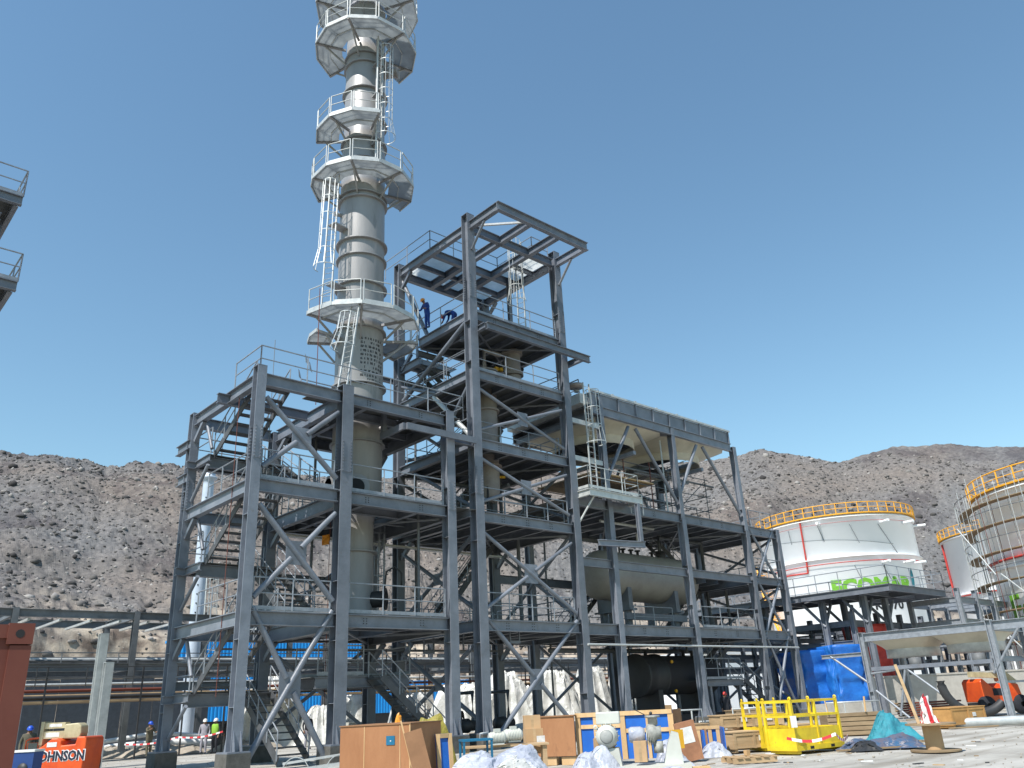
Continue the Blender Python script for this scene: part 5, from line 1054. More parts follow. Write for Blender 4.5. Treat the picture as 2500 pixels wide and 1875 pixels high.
# blue steel stand
D = 19.3; p = gpt(1163, 1870, D); zt3 = zat(1163, 1806, D)
bs = thingl('work_stand', 'tall square blue steel work stand beside the plastic-wrapped heap', 'stand', (p.x, p.y, 0), 14)
for x in (-.3, .3):
    for y in (-.25, .25): b = MB(); b.bb(x-.022, y-.022, 0, x+.022, y+.022, zt3-.02); bl_(b, 'leg', bluet2, bs)
b = MB(); b.bb(-.33, -.28, zt3-.02, .33, .28, zt3+.02); bl_(b, 'top', bluet2, bs)
for z in (.25, zt3-.48):
    for (a, c_) in (((-.28, -.25, z), (.28, -.25, z)), ((-.28, .25, z), (.28, .25, z)), ((-.3, -.23, z), (-.3, .23, z)), ((.3, -.23, z), (.3, .23, z))): b = MB(); b.bar(a, c_, .035, .035); bl_(b, 'crossbar', bluet2, bs)
b = MB(); b.tube([(.1, 0, zt3+.02), (.1, 0, zt3+.12), (.28, 0, zt3+.14), (.28, 0, zt3+.02)], .014, 6); bl_(b, 'handle', galv, bs)
# plastic heap, cartons, motors
p = gpt(1215, 1873, 17.2); sheet_heap('plastic_heap', 'low heap of crumpled white plastic sheeting in the centre foreground', 'plastic sheet', (p.x, p.y, 0), 4, 1.15, .8, .78, poly, 11, ((-.4, .1, .92), (.35, .2, 1), (.7, -.2, .8), (-.8, 0, .7)), 90, 60, .12, 1.3, fold=9)
p = gpt(1250, 1850, 16.2); sheet_heap('foil_bundle', 'small grey crumpled foil bundle on the plastic heap', 'foil', (p.x, p.y, .3), 0, .4, .3, .36, foil, 17, ((0, 0, 1),), 40, 30, .16, 1.2)
def boxes(lst, group=None, cat='box', mlist=None):
    for i, (px, D, w_, d_, h_, z0, rz, m, label) in enumerate(lst):
        p = gpt(px, 1860, D); t = thingl('wooden_box' if m is not carton else 'cardboard_box', label, cat, (p.x, p.y, z0), rz, group)
        b = MB(); b.bb(-w_/2, -d_/2, 0, w_/2, d_/2, h_); bl_(b, 'box_body', m, t)
        if m is not carton:
            for x in (-w_/2+.06, 0, w_/2-.06): b = MB(); b.bb(x-.045, -d_/2-.022, 0, x+.045, -d_/2-.001, h_); bl_(b, 'batten', m, t)
            for z in (.05, h_-.05): b = MB(); b.bb(-w_/2+.106, -d_/2-.019, z-.035, -.046, -d_/2-.002, z+.035); b.bb(.046, -d_/2-.019, z-.035, w_/2-.106, -d_/2-.002, z+.035); bl_(b, 'batten', m, t)
            for x in (-w_/2+.1, w_/2-.1): b = MB(); b.bb(x-.05, -d_/2+.02, -.09, x+.05, d_/2-.02, -.001); bl_(b, 'skid', m, t)
            b = MB(); b.bb(-w_/2-.03, -d_/2-.03, h_+.001, w_/2+.03, d_/2+.03, h_+.03); bl_(b, 'lid', m, t)
        else: b = MB(); b.bb(-.03, -d_/2-.002, .0, .03, -d_/2-.0005, h_); bl_(b, 'tape_strip', boxwood, t)
        if i % 2 == 0: b = MB(); b.bb(w_*.1, -d_/2-.027, h_*.45, w_*.1+.2, -d_/2-.023, h_*.45+.14); bl_(b, 'paper_label', paper, t)
carton = mat('cardboard', (.50, .33, .18), .8, 0, (.42, .27, .14), 2)
boxes([(1305, 21.5, .42, .4, .55, .45, 10, carton, 'tan cardboard box left of the tall plywood panel, lower'), (1303, 21.6, .4, .36, .3, 1.0, 5, carton, 'tan cardboard box on top of another left of the plywood panel')])
for px, D, z, s_, lab in ((1215, 20.5, .72, 1, 'grey finned electric motor lying behind the plastic heap, left'), (1255, 20.8, .75, 1.1, 'grey finned electric motor lying behind the plastic heap, right')):
    p = gpt(px, 1840, D); mt = thingl('electric_motor', lab, 'motor', (p.x, p.y, z), 20)
    b = MB(); b.lathe([(0, -.2*s_), (.11*s_, -.2*s_), (.12*s_, -.18*s_), (.12*s_, .16*s_), (.08*s_, .2*s_), (0, .2*s_)], (0, 0, .14), 24, axis='X'); bl_(b, 'motor_body', pumpm, mt)
    for k in range(9): b = MB(); b.lathe([(.12*s_, 0), (.135*s_, 0), (.135*s_, .01), (.12*s_, .01)], (-.15*s_+k*.035*s_, 0, .14), 20, axis='X'); bl_(b, 'fin', pumpm, mt)
    b = MB(); b.bb(-.14*s_, -.1, 0, .14*s_, .1, .03); bl_(b, 'foot_plate', pumpm, mt); b = MB(); b.bb(-.07, -.06, .26, .07, .06, .34); bl_(b, 'terminal_box', pumpm, mt)
p = gpt(1235, 1850, 20.9); sp = thingl('shelf_crate', 'wooden bench with parts wrapped in plastic behind the plastic heap', 'bench', (p.x, p.y, 0), 5); b = MB(); b.bb(-1.0, -.3, .66, 1.0, .3, .70); bl_(b, 'bench_top', redt if False else boxwood, sp)
for x in (-.9, .9): b = MB(); b.bb(x-.05, -.25, 0, x+.05, .25, .659); bl_(b, 'leg', boxwood, sp)
# ------------------------------------------------------------ tall panelled crate with blue sheets
pl_, pr_ = at(1328, 1868, Z=0), at(1654, 1860, Z=0); dv = V((pr_.x-pl_.x, pr_.y-pl_.y, 0)); Lw = dv.length
rw = math.degrees(math.atan2(dv.y, dv.x)-VR)
pc = thingl('panel_crate', 'tall open crate with plywood and blue sheets in pine frames, behind the pump', 'crate', (pl_.x, pl_.y, 0), rw)
zl = zat(1370, 1746, 24.5)
b = MB(); b.bb(-.05, -.25, .22, 1.03, -.2, zl-.03); o = bl_(b, 'plywood_panel', ply, pc); b = MB(); b.bb(-.1, -.28, zl-.03, 1.05, .2, zl+.0); bl_(b, 'top_board', ply2, pc)
b = MB(); b.bb(-.05, -.2, 0, .45, .7, .2); bl_(b, 'skid', timber, pc); b = MB(); b.bb(.6, -.2, 0, 1.0, .7, .2); bl_(b, 'skid', timber, pc)
b = MB(); b.bb(1.05, .0, .1, Lw, .03, zl+.02); bl_(b, 'blue_sheet', bluec, pc); b = MB(); b.bb(Lw-.03, .03, .1, Lw, 1.1, zl+.02); bl_(b, 'end_board', ply2, pc)
xs = [1.07, 1.55, 2.0, 2.32, 3.0, Lw-.05]
for i, x in enumerate(xs): b = MB(); w_ = .07 if i in (0, 3, 5) else .045; b.bb(x-w_, -.045, .1, x+w_, -.001, zl-.08); bl_(b, 'timber_upright', timber, pc)
b = MB(); b.bb(1.0, -.06, zl-.079, Lw, -.002, zl+.03); bl_(b, 'timber_rail', timber, pc)
for a, c_, z in ((1.15, 2.25, zl-.32), (2.4, Lw-.12, .78)): b = MB(); b.bb(a, -.036, z-.05, c_, -.003, z+.05); bl_(b, 'timber_rail', timber, pc)
# ------------------------------------------------------------ pump skid
D = 20.3; p = gpt(1545, 1870, D); pu = thingl('pump_set', 'grey electric motor and pump on pedestals with plastic sheeting, in front of the blue panels', 'pump', (p.x, p.y, .0), -8)
zc = zat(1510, 1796, D)/1.22; pu.scale = (1.22, 1.22, 1.22)
b = MB(); b.lathe([(0, -.32), (.15, -.32), (.155, -.3), (.19, -.27), (.20, -.22), (.20, .14), (.18, .2), (0, .2)], (-.42, 0, zc), 32, axis='Y'); o = bl_(b, 'motor_body', pumpm, pu)
b = MB(); b.lathe([(0, -.345), (.10, -.345), (.12, -.321), (0, -.321)], (-.42, 0, zc), 24, axis='Y'); bl_(b, 'fan_cover', mat('pump_dark', (.35, .36, .34), .5), pu)
for k in range(16): t = 2*math.pi*k/16; b = MB(); b.box((-.42+.21*math.cos(t), -.02, zc+.21*math.sin(t)), (.03, .32, .012), R=Matrix.Rotation(-t, 3, 'Y')); bl_(b, 'fin', pumpm, pu)
b = MB(); b.bb(-.60, -.15, zc+.205, -.16, .18, zc+.42); o = bl_(b, 'terminal_box', pumpm, pu); bv = o.modifiers.new('b', 'BEVEL'); bv.width = .02; bv.segments = 2
b = MB(); b.lathe([(.02, 0), (.045, 0), (.045, .02), (.02, .02)], (-.62, -.1, zc+.16), 12, axis='Y'); bl_(b, 'lifting_eye', pumpm, pu)
b = MB(); b.poly([(-.62, -.25, .15), (-.18, -.25, .15), (-.22, -.25, zc-.2), (-.60, -.25, zc-.2)], -.5, V((0, 1, 0))); bl_(b, 'pedestal', pumpm, pu)
b = MB(); b.lathe([(.0, 0), (.12, 0), (.14, .05), (.14, .22), (.1, .3), (0, .3)], (-.02, 0, zc), 24, axis='X'); bl_(b, 'coupling_guard', poly, pu)
b = MB(); b.lathe([(0, .0), (.11, .0), (.16, .05), (.17, .14), (.12, .2), (.12, .28), (0, .28)], (.3, 0, zc+.02), 24, axis='X'); b.lathe([(.05, 0), (.09, .02), (.09, .14), (.14, .14), (.14, .18), (0, .18)], (.44, 0, zc+.14), 20); b.lathe([(0, -.2), (.09, -.2), (.09, 0), (0, 0)], (.5, 0, zc-.12), 16); bl_(b, 'pump_casing', mat('pump_cast', (.40, .40, .36), .6, 0, (.18, .18, .17), 8), pu)
for k in range(5): b = MB(); b.lathe([(.12, 0), (.16, .008), (.12, .016)], (.3+.03*k, 0, zc-.04), 20, axis='X'); bl_(b, 'fin', pumpm, pu)
b = MB(); b.tube([(.1, -.1, zc+.45), (.3, -.05, zc+.34)], .008, 6); b.lathe([(0, 0), (.03, 0), (.03, .02), (0, .02)], (.42, -.1, zc+.36), 12, axis='Y'); bl_(b, 'gauge', darksteel, pu)
b = MB(); b.poly([(.58, -.2, .15), (.92, -.2, .15), (.88, -.2, zc-.0), (.76, -.2, zc+.04), (.66, -.2, zc-.2)], -.4, V((0, 1, 0))); o = bl_(b, 'pedestal', pumpm, pu)
b = MB(); b.bb(-.85, -.4, .05, 1.05, .4, .149); bl_(b, 'base_frame', pumpm, pu); 
for y in (-.45, .0, .4): b = MB(); b.bb(-1.0, y-.06, 0, 1.4, y+.06, .049); bl_(b, 'skid_timber', timber, pu)
boxes([(1478, 20.3, .42, .3, .3, .45, 8, carton, 'tan cardboard box left of the motor pedestal'), (1567, 20.0, .28, .3, .42, .25, -12, carton, 'tan cardboard box between the two pump pedestals')])
p = gpt(1452, 1873, 19.8); sheet_heap('plastic_wrap', 'white plastic sheeting slumped at the left end of the pump', 'plastic sheet', (p.x, p.y, 0), 10, .62, .4, .62, poly, 23, ((.3, .2, 1), (-.3, 0, .8)), 60, 44, .12, 1.8)
p = gpt(1570, 1880, 18.9); sheet_heap('plastic_cover', 'long white plastic sheet lying along the front of the pump base', 'plastic sheet', (p.x, p.y, 0), -6, 1.15, .4, .24, poly, 29, ((-.7, 0, 1), (0, 0, .7), (.7, .1, .9)), 80, 34, .12, 1.4)
p = gpt(1650, 1850, 21.3); sheet_heap('plastic_flap', 'white and blue plastic sheet draped off the right end of the pump', 'plastic sheet', (p.x, p.y, 0), 0, .5, .35, .62, poly, 37, ((-.5, 0, 1),), 50, 34, .12, 1.3)
# amber sign
D = 22.6; p = gpt(1662, 1873, D); sg = thingl('amber_sign', 'blank amber sign panel on a yellow post right of the blue-panelled crate', 'sign', (p.x, p.y, 0), 0)
b = MB(); b.tube([(0, 0, 0), (0, 0, zat(1662, 1826, D))], .045, 12); bl_(b, 'post', yellow, sg); z1, z0 = zat(1662, 1781, D), zat(1662, 1827, D); b = MB(); b.bb(-.17, -.03, z0, .15, .03, z1); bl_(b, 'sign_panel', amber, sg)
D = 23.4; p = gpt(1694, 1866, D); cb = thingl('tilted_carton', 'tall brown cardboard carton leaning sideways behind the amber sign', 'box', (p.x, p.y, .02), 6); cb.rotation_euler = (0, math.radians(-10), VR)
H = .93; b = MB(); b.bb(-.26, -.15, 0, .26, .15, H); bl_(b, 'box_body', mat('carton_brown', (.36, .17, .09), .8), cb); b = MB(); b.bb(-.14, -.156, .42, .16, -.151, .8); bl_(b, 'paper_label', paper, cb)
D = 25.6; xs = [1655, 1758]; p = gpt(1706, 1873, D); H = zat(1706, 1774, D)
c2_ = thingl('framed_crate', 'low open crate of blue sheets in pine frames right of the amber sign', 'crate', (p.x, p.y, 0), -6)
w_ = 1.4; b = MB(); b.bb(-w_/2, 0, .08, w_/2, .03, H-.02); bl_(b, 'blue_sheet', bluec, c2_); b = MB(); b.bb(w_/2, -.9, .08, w_/2+.03, .0, H-.02); bl_(b, 'side_sheet', bluec, c2_)
for x in (-w_/2+.05, .1, .42, w_/2-.06): b = MB(); b.bb(x-.05, -.04, .08, x+.05, -.001, H-.08); bl_(b, 'timber_upright', timber, c2_)
b = MB(); b.bb(-w_/2, -.05, H-.079, w_/2, -.002, H+.01); bl_(b, 'timber_rail', timber, c2_); b = MB(); b.bb(.2, -.8, .05, .26, -.3, H-.05); bl_(b, 'divider_board', ply2, c2_); b = MB(); b.bb(.15, -.81, .05, .199, -.3, H-.08); bl_(b, 'divider_sheet', bluec, c2_)
b = MB(); b.bb(-w_/2, -.95, 0, w_/2, 0, .07); bl_(b, 'pallet_base', timber, c2_)
p = gpt(1745, 1850, 24.7); sheet_heap('plastic_scrap', 'crumpled white plastic spilling from the low blue crate', 'plastic sheet', (p.x, p.y, 0), 0, .45, .3, .36, poly, 41, ((0, 0, 1),), 40, 30, .14, 1.3)
# flat wooden boxes
g_ = 'flat wooden packing boxes'
boxes([(1826, 26.6, 1.45, .9, .42, .1, 22, boxwood, 'long pale wooden box at the front of the stack, dark end to the right'), (1800, 28.2, 1.2, .8, .38, .1, 10, boxwood, 'pale wooden box behind the front box, lower of two'), (1800, 28.2, 1.15, .8, .34, .6, 12, boxwood, 'pale wooden box with white papers on top of another'),
       (1860, 29.5, 1.6, .8, .36, .1, 8, boxwood, 'pale wooden box behind the left part of the yellow cradle, lower'), (1862, 29.5, 1.5, .8, .34, .58, 8, boxwood, 'pale wooden box behind the left part of the yellow cradle, upper'), (1850, 32.5, 1.5, 1, .9, .1, 8, oldwood, 'brown slatted box behind the grey railing panel'), (1935, 30.5, 1.7, .8, .42, .1, 5, boxwood, 'pale wooden box seen through the middle of the yellow cradle'), (1680, 28.5, 1.3, .8, .62, .1, 5, oldwood, 'brown slatted box between the blue crate and the low blue frame')], g_)
boxes([(2356, 37.5, 2.0, 1.2, .58, .1, 28, mat('pallet_orange', (.50, .27, .09), .75, 0, (.36, .19, .06), 2), 'orange-brown wooden crate by the grey pipe at the right')])
# broken pallet
D = 22.4; p = gpt(1830, 1866, D); pt = thingl('broken_pallet', 'broken wooden pallet with an offcut block on top, lying on the sand', 'pallet', (p.x, p.y, 0), 10)
for i, (x, r) in enumerate(((-.42, 3), (-.2, -2), (.05, 1), (.3, -5), (.5, 4))): b = MB(); b.box((x, 0, .125), (.13, .85, .025), rz=math.radians(r)); bl_(b, 'deck_board', boxwood, pt)
for y in (-.35, 0, .35): b = MB(); b.bb(-.55, y-.04, .0, .55, y+.04, .11); bl_(b, 'stringer', boxwood, pt)
b = MB(); b.box((.02, .1, .2), (.12, .1, .12), rz=.4); bl_(b, 'offcut_block', timber, pt)
# ------------------------------------------------------------ yellow cradles
def cradle(pA, pB, label, depth=1.0, H=1.32):
    dv = pB-pA; w_ = dv.length; rz = math.degrees(math.atan2(dv.y, dv.x)-VR); t = thingl('lifting_cradle', label, 'lifting cradle', (pA.x, pA.y, 0), rz, 'yellow lifting cradles')
    for x in (0, w_/2, w_):
        for y in (0, depth):
            b = MB(); b.bb(x-.035, y-.035, .1, x+.035, y+.035, H); bl_(b, 'post', byellow, t)
            if x != w_/2: b = MB(); b.lathe([(.02, -.012), (.05, -.012), (.05, .012), (.02, .012)], (x, y, H+.03), 12, axis='X'); bl_(b, 'lifting_lug', byellow, t)
    for y in (0, depth):
        for z in (H-.035, .92):
            for a, c_ in ((.036, w_/2-.036), (w_/2+.036, w_-.036)): b = MB(); b.bb(a, y-.03, z-.03, c_, y+.03, z+.03); bl_(b, 'rail', byellow, t)
        for a, c_ in ((.036, w_/2-.036), (w_/2+.036, w_-.036)): b = MB(); b.bb(a, y-.012, .2, c_, y+.012, .62); bl_(b, 'side_panel', byellow, t)
    for x in (0, w_):
        for z in (H-.035, .92): b = MB(); b.bb(x-.03, .036, z-.03, x+.03, depth-.036, z+.03); bl_(b, 'rail', byellow, t)
        b = MB(); b.bb(x-.012, .036, .2, x+.012, depth-.036, .62); bl_(b, 'side_panel', byellow, t)
    b = MB(); b.bb(-.04, -.04, .08, w_+.04, depth+.04, .199); bl_(b, 'base_frame', byellow, t)
    for x in (w_*.3, w_*.75): b = MB(); b.bb(x-.08, -.042, .1, x+.08, -.0405, .17); bl_(b, 'fork_pocket_shade', dark_m, t)  # black plates on the base frame paint the shade in fork slots
    for x in (.1, w_-.1): b = MB(); b.bb(x-.06, 0, 0, x+.06, depth, .079); bl_(b, 'foot', byellow, t)
    return t
A1, A2, A3 = at(1880, 1836, Z=0), at(1948, 1842, Z=0), at(2060, 1829, Z=0)
cradle(V((A2.x, A2.y, 0)), V((A3.x, A3.y, 0)), 'yellow open-sided lifting cradle nearest the spool', .9)
q = V((A1.x, A1.y, 0))+V((.25, .35, 0)); cradle(q, q+V((.87, -.5, 0)).normalized()*1.05, 'yellow open-sided lifting cradle at the left of the pair', .95)
b_ = MB(); pp_ = at(1937, 1760, D=24.3); tt_ = thingl('paper_notice', 'white paper notice tied to the middle post of the yellow cradles', 'notice', (pp_.x, pp_.y, 0)); b_.bb(-.08, -.02, pp_.z-.16, .08, -.015, pp_.z+.12); bl_(b_, 'paper_sheet', paper, tt_)
# ------------------------------------------------------------ right yard clutter
D = 33.5; p = gpt(2095, 1797, D); H = zat(2095, 1738, D); wb = thingl('plank_box', 'large weathered plank box behind the yellow cradle', 'crate', (p.x, p.y, 0), -3)
for k in range(5): b = MB(); b.bb(-.95, 0, .02+k*(H/5), .9, .04, (k+1)*(H/5)-.012); bl_(b, 'plank', oldwood, wb)
b = MB(); b.bb(-.9, .041, 0, .85, 1.2, H-.05); bl_(b, 'box_core', oldwood, wb)
for k, px in enumerate((2062, 2120)): b = MB(); b.bar((-.9+k*1.3, -.05, H+.0), (-.95+k*1.4, -.02, H+.5), .06, .03); bl_(b, 'loose_stick', timber, wb)
p = gpt(2190, 1800, 30); sheet_heap('teal_netting', 'heap of teal green netting beside the weathered plank box', 'netting', (p.x, p.y, 0), 0, .75, .55, .82, tealt, 51, ((-.35, .2, 1), (.3, 0, .55)), 60, 44, .14, 1.5)
p = gpt(2150, 1812, 26); sheet_heap('fabric_pile', 'low pile of dark blue and grey cloths on the sand right of the cradle', 'cloth pile', (p.x, p.y, 0), 4, 1.15, .4, .34, mat('cloth_pile', (.03, .10, .20), .85, 0, (.12, .10, .12), 4, spots=(3, .8, .58, (.45, .40, .40)), bump=.5), 57, ((-.8, 0, .9), (0, 0, .7), (.6, .1, 1)), 80, 40, .16, 1.8)
p = gpt(2110, 1822, 25.3); sheet_heap('dark_cloth', 'dark grey cloth crumpled at the foot of the yellow cradle', 'cloth', (p.x, p.y, 0), 0, .42, .28, .24, darksteel, 59, ((0, 0, 1),), 36, 26, .18, 1.3)
D = 24.3; p = gpt(2283, 1822, D); sl = thingl('cable_spool', 'upright wooden cable spool with a taped timber pole standing in it', 'cable spool', (p.x, p.y, 0), 0)
for z in (0, .60): b = MB(); b.lathe([(0, z), (.58, z), (.58, z+.04), (0, z+.04)], (0, 0, 0), 40, smooth=False); bl_(b, 'flange_disc', oldwood, sl)
b = MB(); b.lathe([(.21, .041), (.21, .599)], (0, 0, 0), 30); bl_(b, 'drum', carton, sl)
pole = MB(); pole.bar((-.28, 0, .64), (-.52, .1, 2.05), .12, .07); tpo = bl_(pole, 'timber_pole', boxwood, None); tpo.name = 'timber_pole'; tpo.location = (p.x, p.y, 0); tpo.rotation_euler = (0, 0, VR); tag(tpo, 'pale timber pole leaning up out of the cable spool', 'pole')
tb = sheet_heap('tape_bundle', 'crumpled red and white barrier tape bundled on the spool', 'barrier tape', (p.x, p.y, .641), 0, .2, .15, .62, tapem, 61, ((-.3, 0, 1),), 34, 26, .3, 2.2)
def tape(pts, label, w_=.07):
    b = MB(); 
    for a, c_ in zip(pts, pts[1:]):
        n = 7; prev = None
        for i in range(n+1): q = a.lerp(c_, i/n)-V((0, 0, 1))*(.10*math.sin(math.pi*i/n)); 
        P_ = [a.lerp(c_, i/n)-V((0, 0, .12*math.sin(math.pi*i/n))) for i in range(n+1)]
        for u, v in zip(P_, P_[1:]): b.bar(u, v, .006, w_)
    return tag(b.build('barrier_tape', tapem), label, 'barrier tape')
tape([gpt(1925, 1830, 24, .42), gpt(2045, 1820, 24, .48), gpt(2070, 1800, 25.5, .35)], 'red and white tape strung along the base of the yellow cradle')
tape([gpt(300, 1850, 46, .75), gpt(430, 1850, 45, .95), gpt(540, 1840, 44, 1.1)], 'red and white barrier tape strung past the people at the left')
pb_ = thing('long_pipe', 'long pale grey pipe lying on the sand at the right edge', 'pipe', gpt(2400, 1760, 37)); a_ = at(2312, 1766, Z=.16); c_ = at(2520, 1757, Z=.16); MB().tube([a_, c_], .16, 16, cap=True).build('pipe_wall', galv, pb_)
MB().tube([a_+(a_-c_).normalized()*.002, a_+(a_-c_).normalized()*.006], .14, 16).build('pipe_bore_shade', dark_m, pb_)  # black disc on the closed end paints the unlit inside of the pipe
for i, (px, py, L_) in enumerate(((2190, 1815, 2.2), (2380, 1775, 1.8), (2160, 1826, 2.6), (2270, 1755, 2.2))):
    p = at(px, py, Z=.03); b = MB(); b.bar((-L_/2, 0, 0), (L_/2, .2, 0), .1, .04); o = bl_(b, 'loose_plank', oldwood, None); o.location = p; o.rotation_euler = (0, 0, VR+random.uniform(-.1, .1)); tag(o, ['weathered plank lying in front of the teal netting', 'weathered plank lying beside the long grey pipe', 'long weathered plank lying nearest the cable spool', 'weathered plank lying behind the cable spool'][i], 'plank', 'loose planks on the sand')
# ------------------------------------------------------------ silver tarpaulin covered equipment behind the frames
for i, (px, D, w_, h_, pk, lab) in enumerate((
    (1130, 56, 2.3, 2.91, ((-.4, 0, .85), (.4, 0, 1)), 'silver tarpaulin over equipment between the columns left of the tall frame'),
    (1258, 57, 2.3, 3.47, ((-.35, 0, 1), (.45, 0, .62)), 'tallest peaked silver tarpaulin in the middle bay'),
    (1360, 58, 1.95, 3.47, ((0, 0, 1), (.6, 0, .7)), 'peaked silver tarpaulin seen behind the right leg of the tall frame'),
    (1455, 59, 1.61, 3.58, ((0, 0, 1),), 'silver tarpaulin hanging in narrow folds just left of the black exchanger bay'),
    (1548, 60, 1.72, 3.58, ((-.2, 0, 1), (.5, 0, .7)), 'silver tarpaulin touching the round end of the black exchanger'),
    (1010, 61, 1.84, 2.91, ((-.5, 0, .9), (.4, 0, 1)), 'white tarpaulin hump above the plywood crate'),
    (840, 59, 1.84, 2.69, ((.3, 0, 1),), 'white tarpaulin hump behind the thick column'),
    (660, 54, 1.95, 3.81, ((0, .1, 1), (-.4, 0, .9)), 'tall pale tarpaulin behind the left stairs'),
    (770, 53, 1.49, 2.02, ((0.2, 0, 1),), 'low white plastic heap at the foot of the thick column'))):
    p = gpt(px, 1850, D); sheet_heap('covered_equipment', lab, 'tarpaulin', (p.x, p.y, 0), random.uniform(-15, 15), w_, 1.2, h_, foil, 70+i*3, pk, 110, 80, .11, .9, fold=13, plateau=1.2)
for px, D, w_, h_, lab in ((1330, 52, 2.4, .9, 'low silver sheet heap at the foot of the tall tarpaulins'),):
    p = gpt(px, 1850, 44); sheet_heap('foil_heap', lab, 'tarpaulin', (p.x, p.y, 0), 0, w_, 1.0, h_, foil, 120, ((-.5, 0, .8), (.3, 0, 1)), 70, 40, .12, 1.3, fold=9)
# blue and red wrapped equipment at the right
def wrapped(px, D, w_, d_, z0, h_, m, label, name='wrapped_equipment', rz=0, sag=.17, seed=0):
    p = gpt(px, 1750, D); nx, nz = 30, 26; t = thingl(name, label, 'tarpaulin', (p.x, p.y, z0), rz)
    per = []; 
    for k in range(64):
        a = 2*math.pi*k/64; c, s_ = math.cos(a), math.sin(a); e = .28; per.append((math.copysign(abs(c)**e, c)*w_/2, math.copysign(abs(s_)**e, s_)*d_/2))
    b = MB(); vs = []; zz = np.linspace(0, h_, nz)
    for i, z in enumerate(zz):
        for k, (x, y) in enumerate(per):
            f = 1+float(fbm(np.array([k*.25+seed]), np.array([z*.9+seed]), 4, seed, True)[0]-.6)*sag*2; tz = z*(1 if i < nz-1 else 1.0)
            vs.append((x*f, y*f, tz))
    vs.append((0, 0, h_+.12)); n = 64
    b.add(vs, [(i*n+k, i*n+(k+1) % n, (i+1)*n+(k+1) % n, (i+1)*n+k) for i in range(nz-1) for k in range(n)]+[((nz-1)*n+k, (nz-1)*n+(k+1) % n, nz*n) for k in range(n)], True)
    bl_(b, 'tarpaulin', m, t); return t
wrapped(1988, 58, 2.5, 3, .8, 3.1, bluet, 'tall block wrapped in blue tarpaulin, left of the blue pair', seed=3, rz=8)
wrapped(2068, 58, 2.3, 3, .8, 3.3, bluet, 'tall block wrapped in blue tarpaulin, right of the blue pair, next to the red one', seed=8, rz=8)
MB_ = MB(); p = gpt(2035, 1750, 57.5); t_ = thingl('plinth_slab', 'pale concrete slab under the blue wrapped blocks', 'slab', (p.x, p.y, 0), 5); MB_.bb(-4, -1.7, 0, 3.2, 2.5, .79); bl_(MB_, 'slab_body', concrete, t_)
wrapped(2152, 61, 2.0, 2.5, .4, 5.0, redt, 'tall load wrapped in bright red tarpaulin behind the small cooler frame', seed=13, sag=.2)
p = gpt(2270, 1740, 60); t_ = thingl('yard_wall', 'low rendered concrete wall behind the small cooler frame', 'wall', (p.x, p.y, 0), 2); b = MB(); b.bb(-3.2, 0, 0, 7, .3, 2.1); bl_(b, 'wall_body', concrete, t_); b = MB(); b.bb(-3.3, -.05, 2.101, 7.1, .35, 2.2); bl_(b, 'coping', concrete, t_)
# tubes bundle
p = gpt(2275, 1735, 52); t_ = thingl('tube_bundle', 'stack of rusty scaffold tubes on the ground in front of the low wall', 'tubes', (p.x, p.y, 0), 12)
for k in range(36): y, z = (k % 6)*.14, .08+(k//6)*.12; b = MB(); b.tube([(-1.6+random.uniform(-.2, .2), y, z), (1.6+random.uniform(-.3, .3), y+random.uniform(-.1, .1), z)], .045, 7); bl_(b, 'tube', rust if k % 3 == 0 else oldwood, t_)
# second orange machine
D = 50; p = gpt(2435, 1750, D); o2 = thingl('orange_lift', 'orange access machine with cream arm seen through the small cooler frame at the right', 'boom lift', (p.x, p.y, 0), 8); o2.scale = (.82, .82, .82)
rprism([(-1.25, .75), (1.1, .7), (1.25, 1.1), (1.15, 1.7), (.3, 1.8), (.1, 1.5), (-.6, 1.6), (-1.1, 2.1), (-1.3, 1.9)], -1, .8, orange, 'body', o2)
rprism([(.35, 1.9), (1.3, 1.6), (1.45, 1.9), (.8, 2.5), (.35, 2.4)], -.6, 0, tanp, 'boom_head', o2); b = MB(); b.bar((-1.4, -.3, 2.35), (.6, -.3, 2.2), .3, .3); bl_(b, 'boom_arm', tanp, o2); b = MB(); b.bb(-.6, -1.02, 1.1, .3, -.99, 1.5); bl_(b, 'engine_bay', blackc, o2)
for x in (-1.1, 1.1): b = MB(); b.lathe([(.15, -.2), (.5, -.2), (.55, -.1), (.55, .1), (.5, .2), (.15, .2)], (x, -.9, .55), 24, axis='Y'); bl_(b, 'wheel', blackc, o2)
b = MB(); b.bb(-1.2, -.9, .4, 1.2, .8, .72); bl_(b, 'chassis', darksteel, o2)
hs = MB(); p = gpt(2405, 1735, 45); 
hs.tube([V((math.cos(t)*1.5-.2, 0, 1.6+math.sin(t)*1.35)) for t in np.linspace(math.pi*.98, math.pi*1.75, 16)], .2, 10); o = bl_(hs, 'bent_duct', darksteel, None); o.location = p; o.rotation_euler = (0, 0, VR); tag(o, 'black curved duct hanging in front of the right-hand orange machine', 'duct')
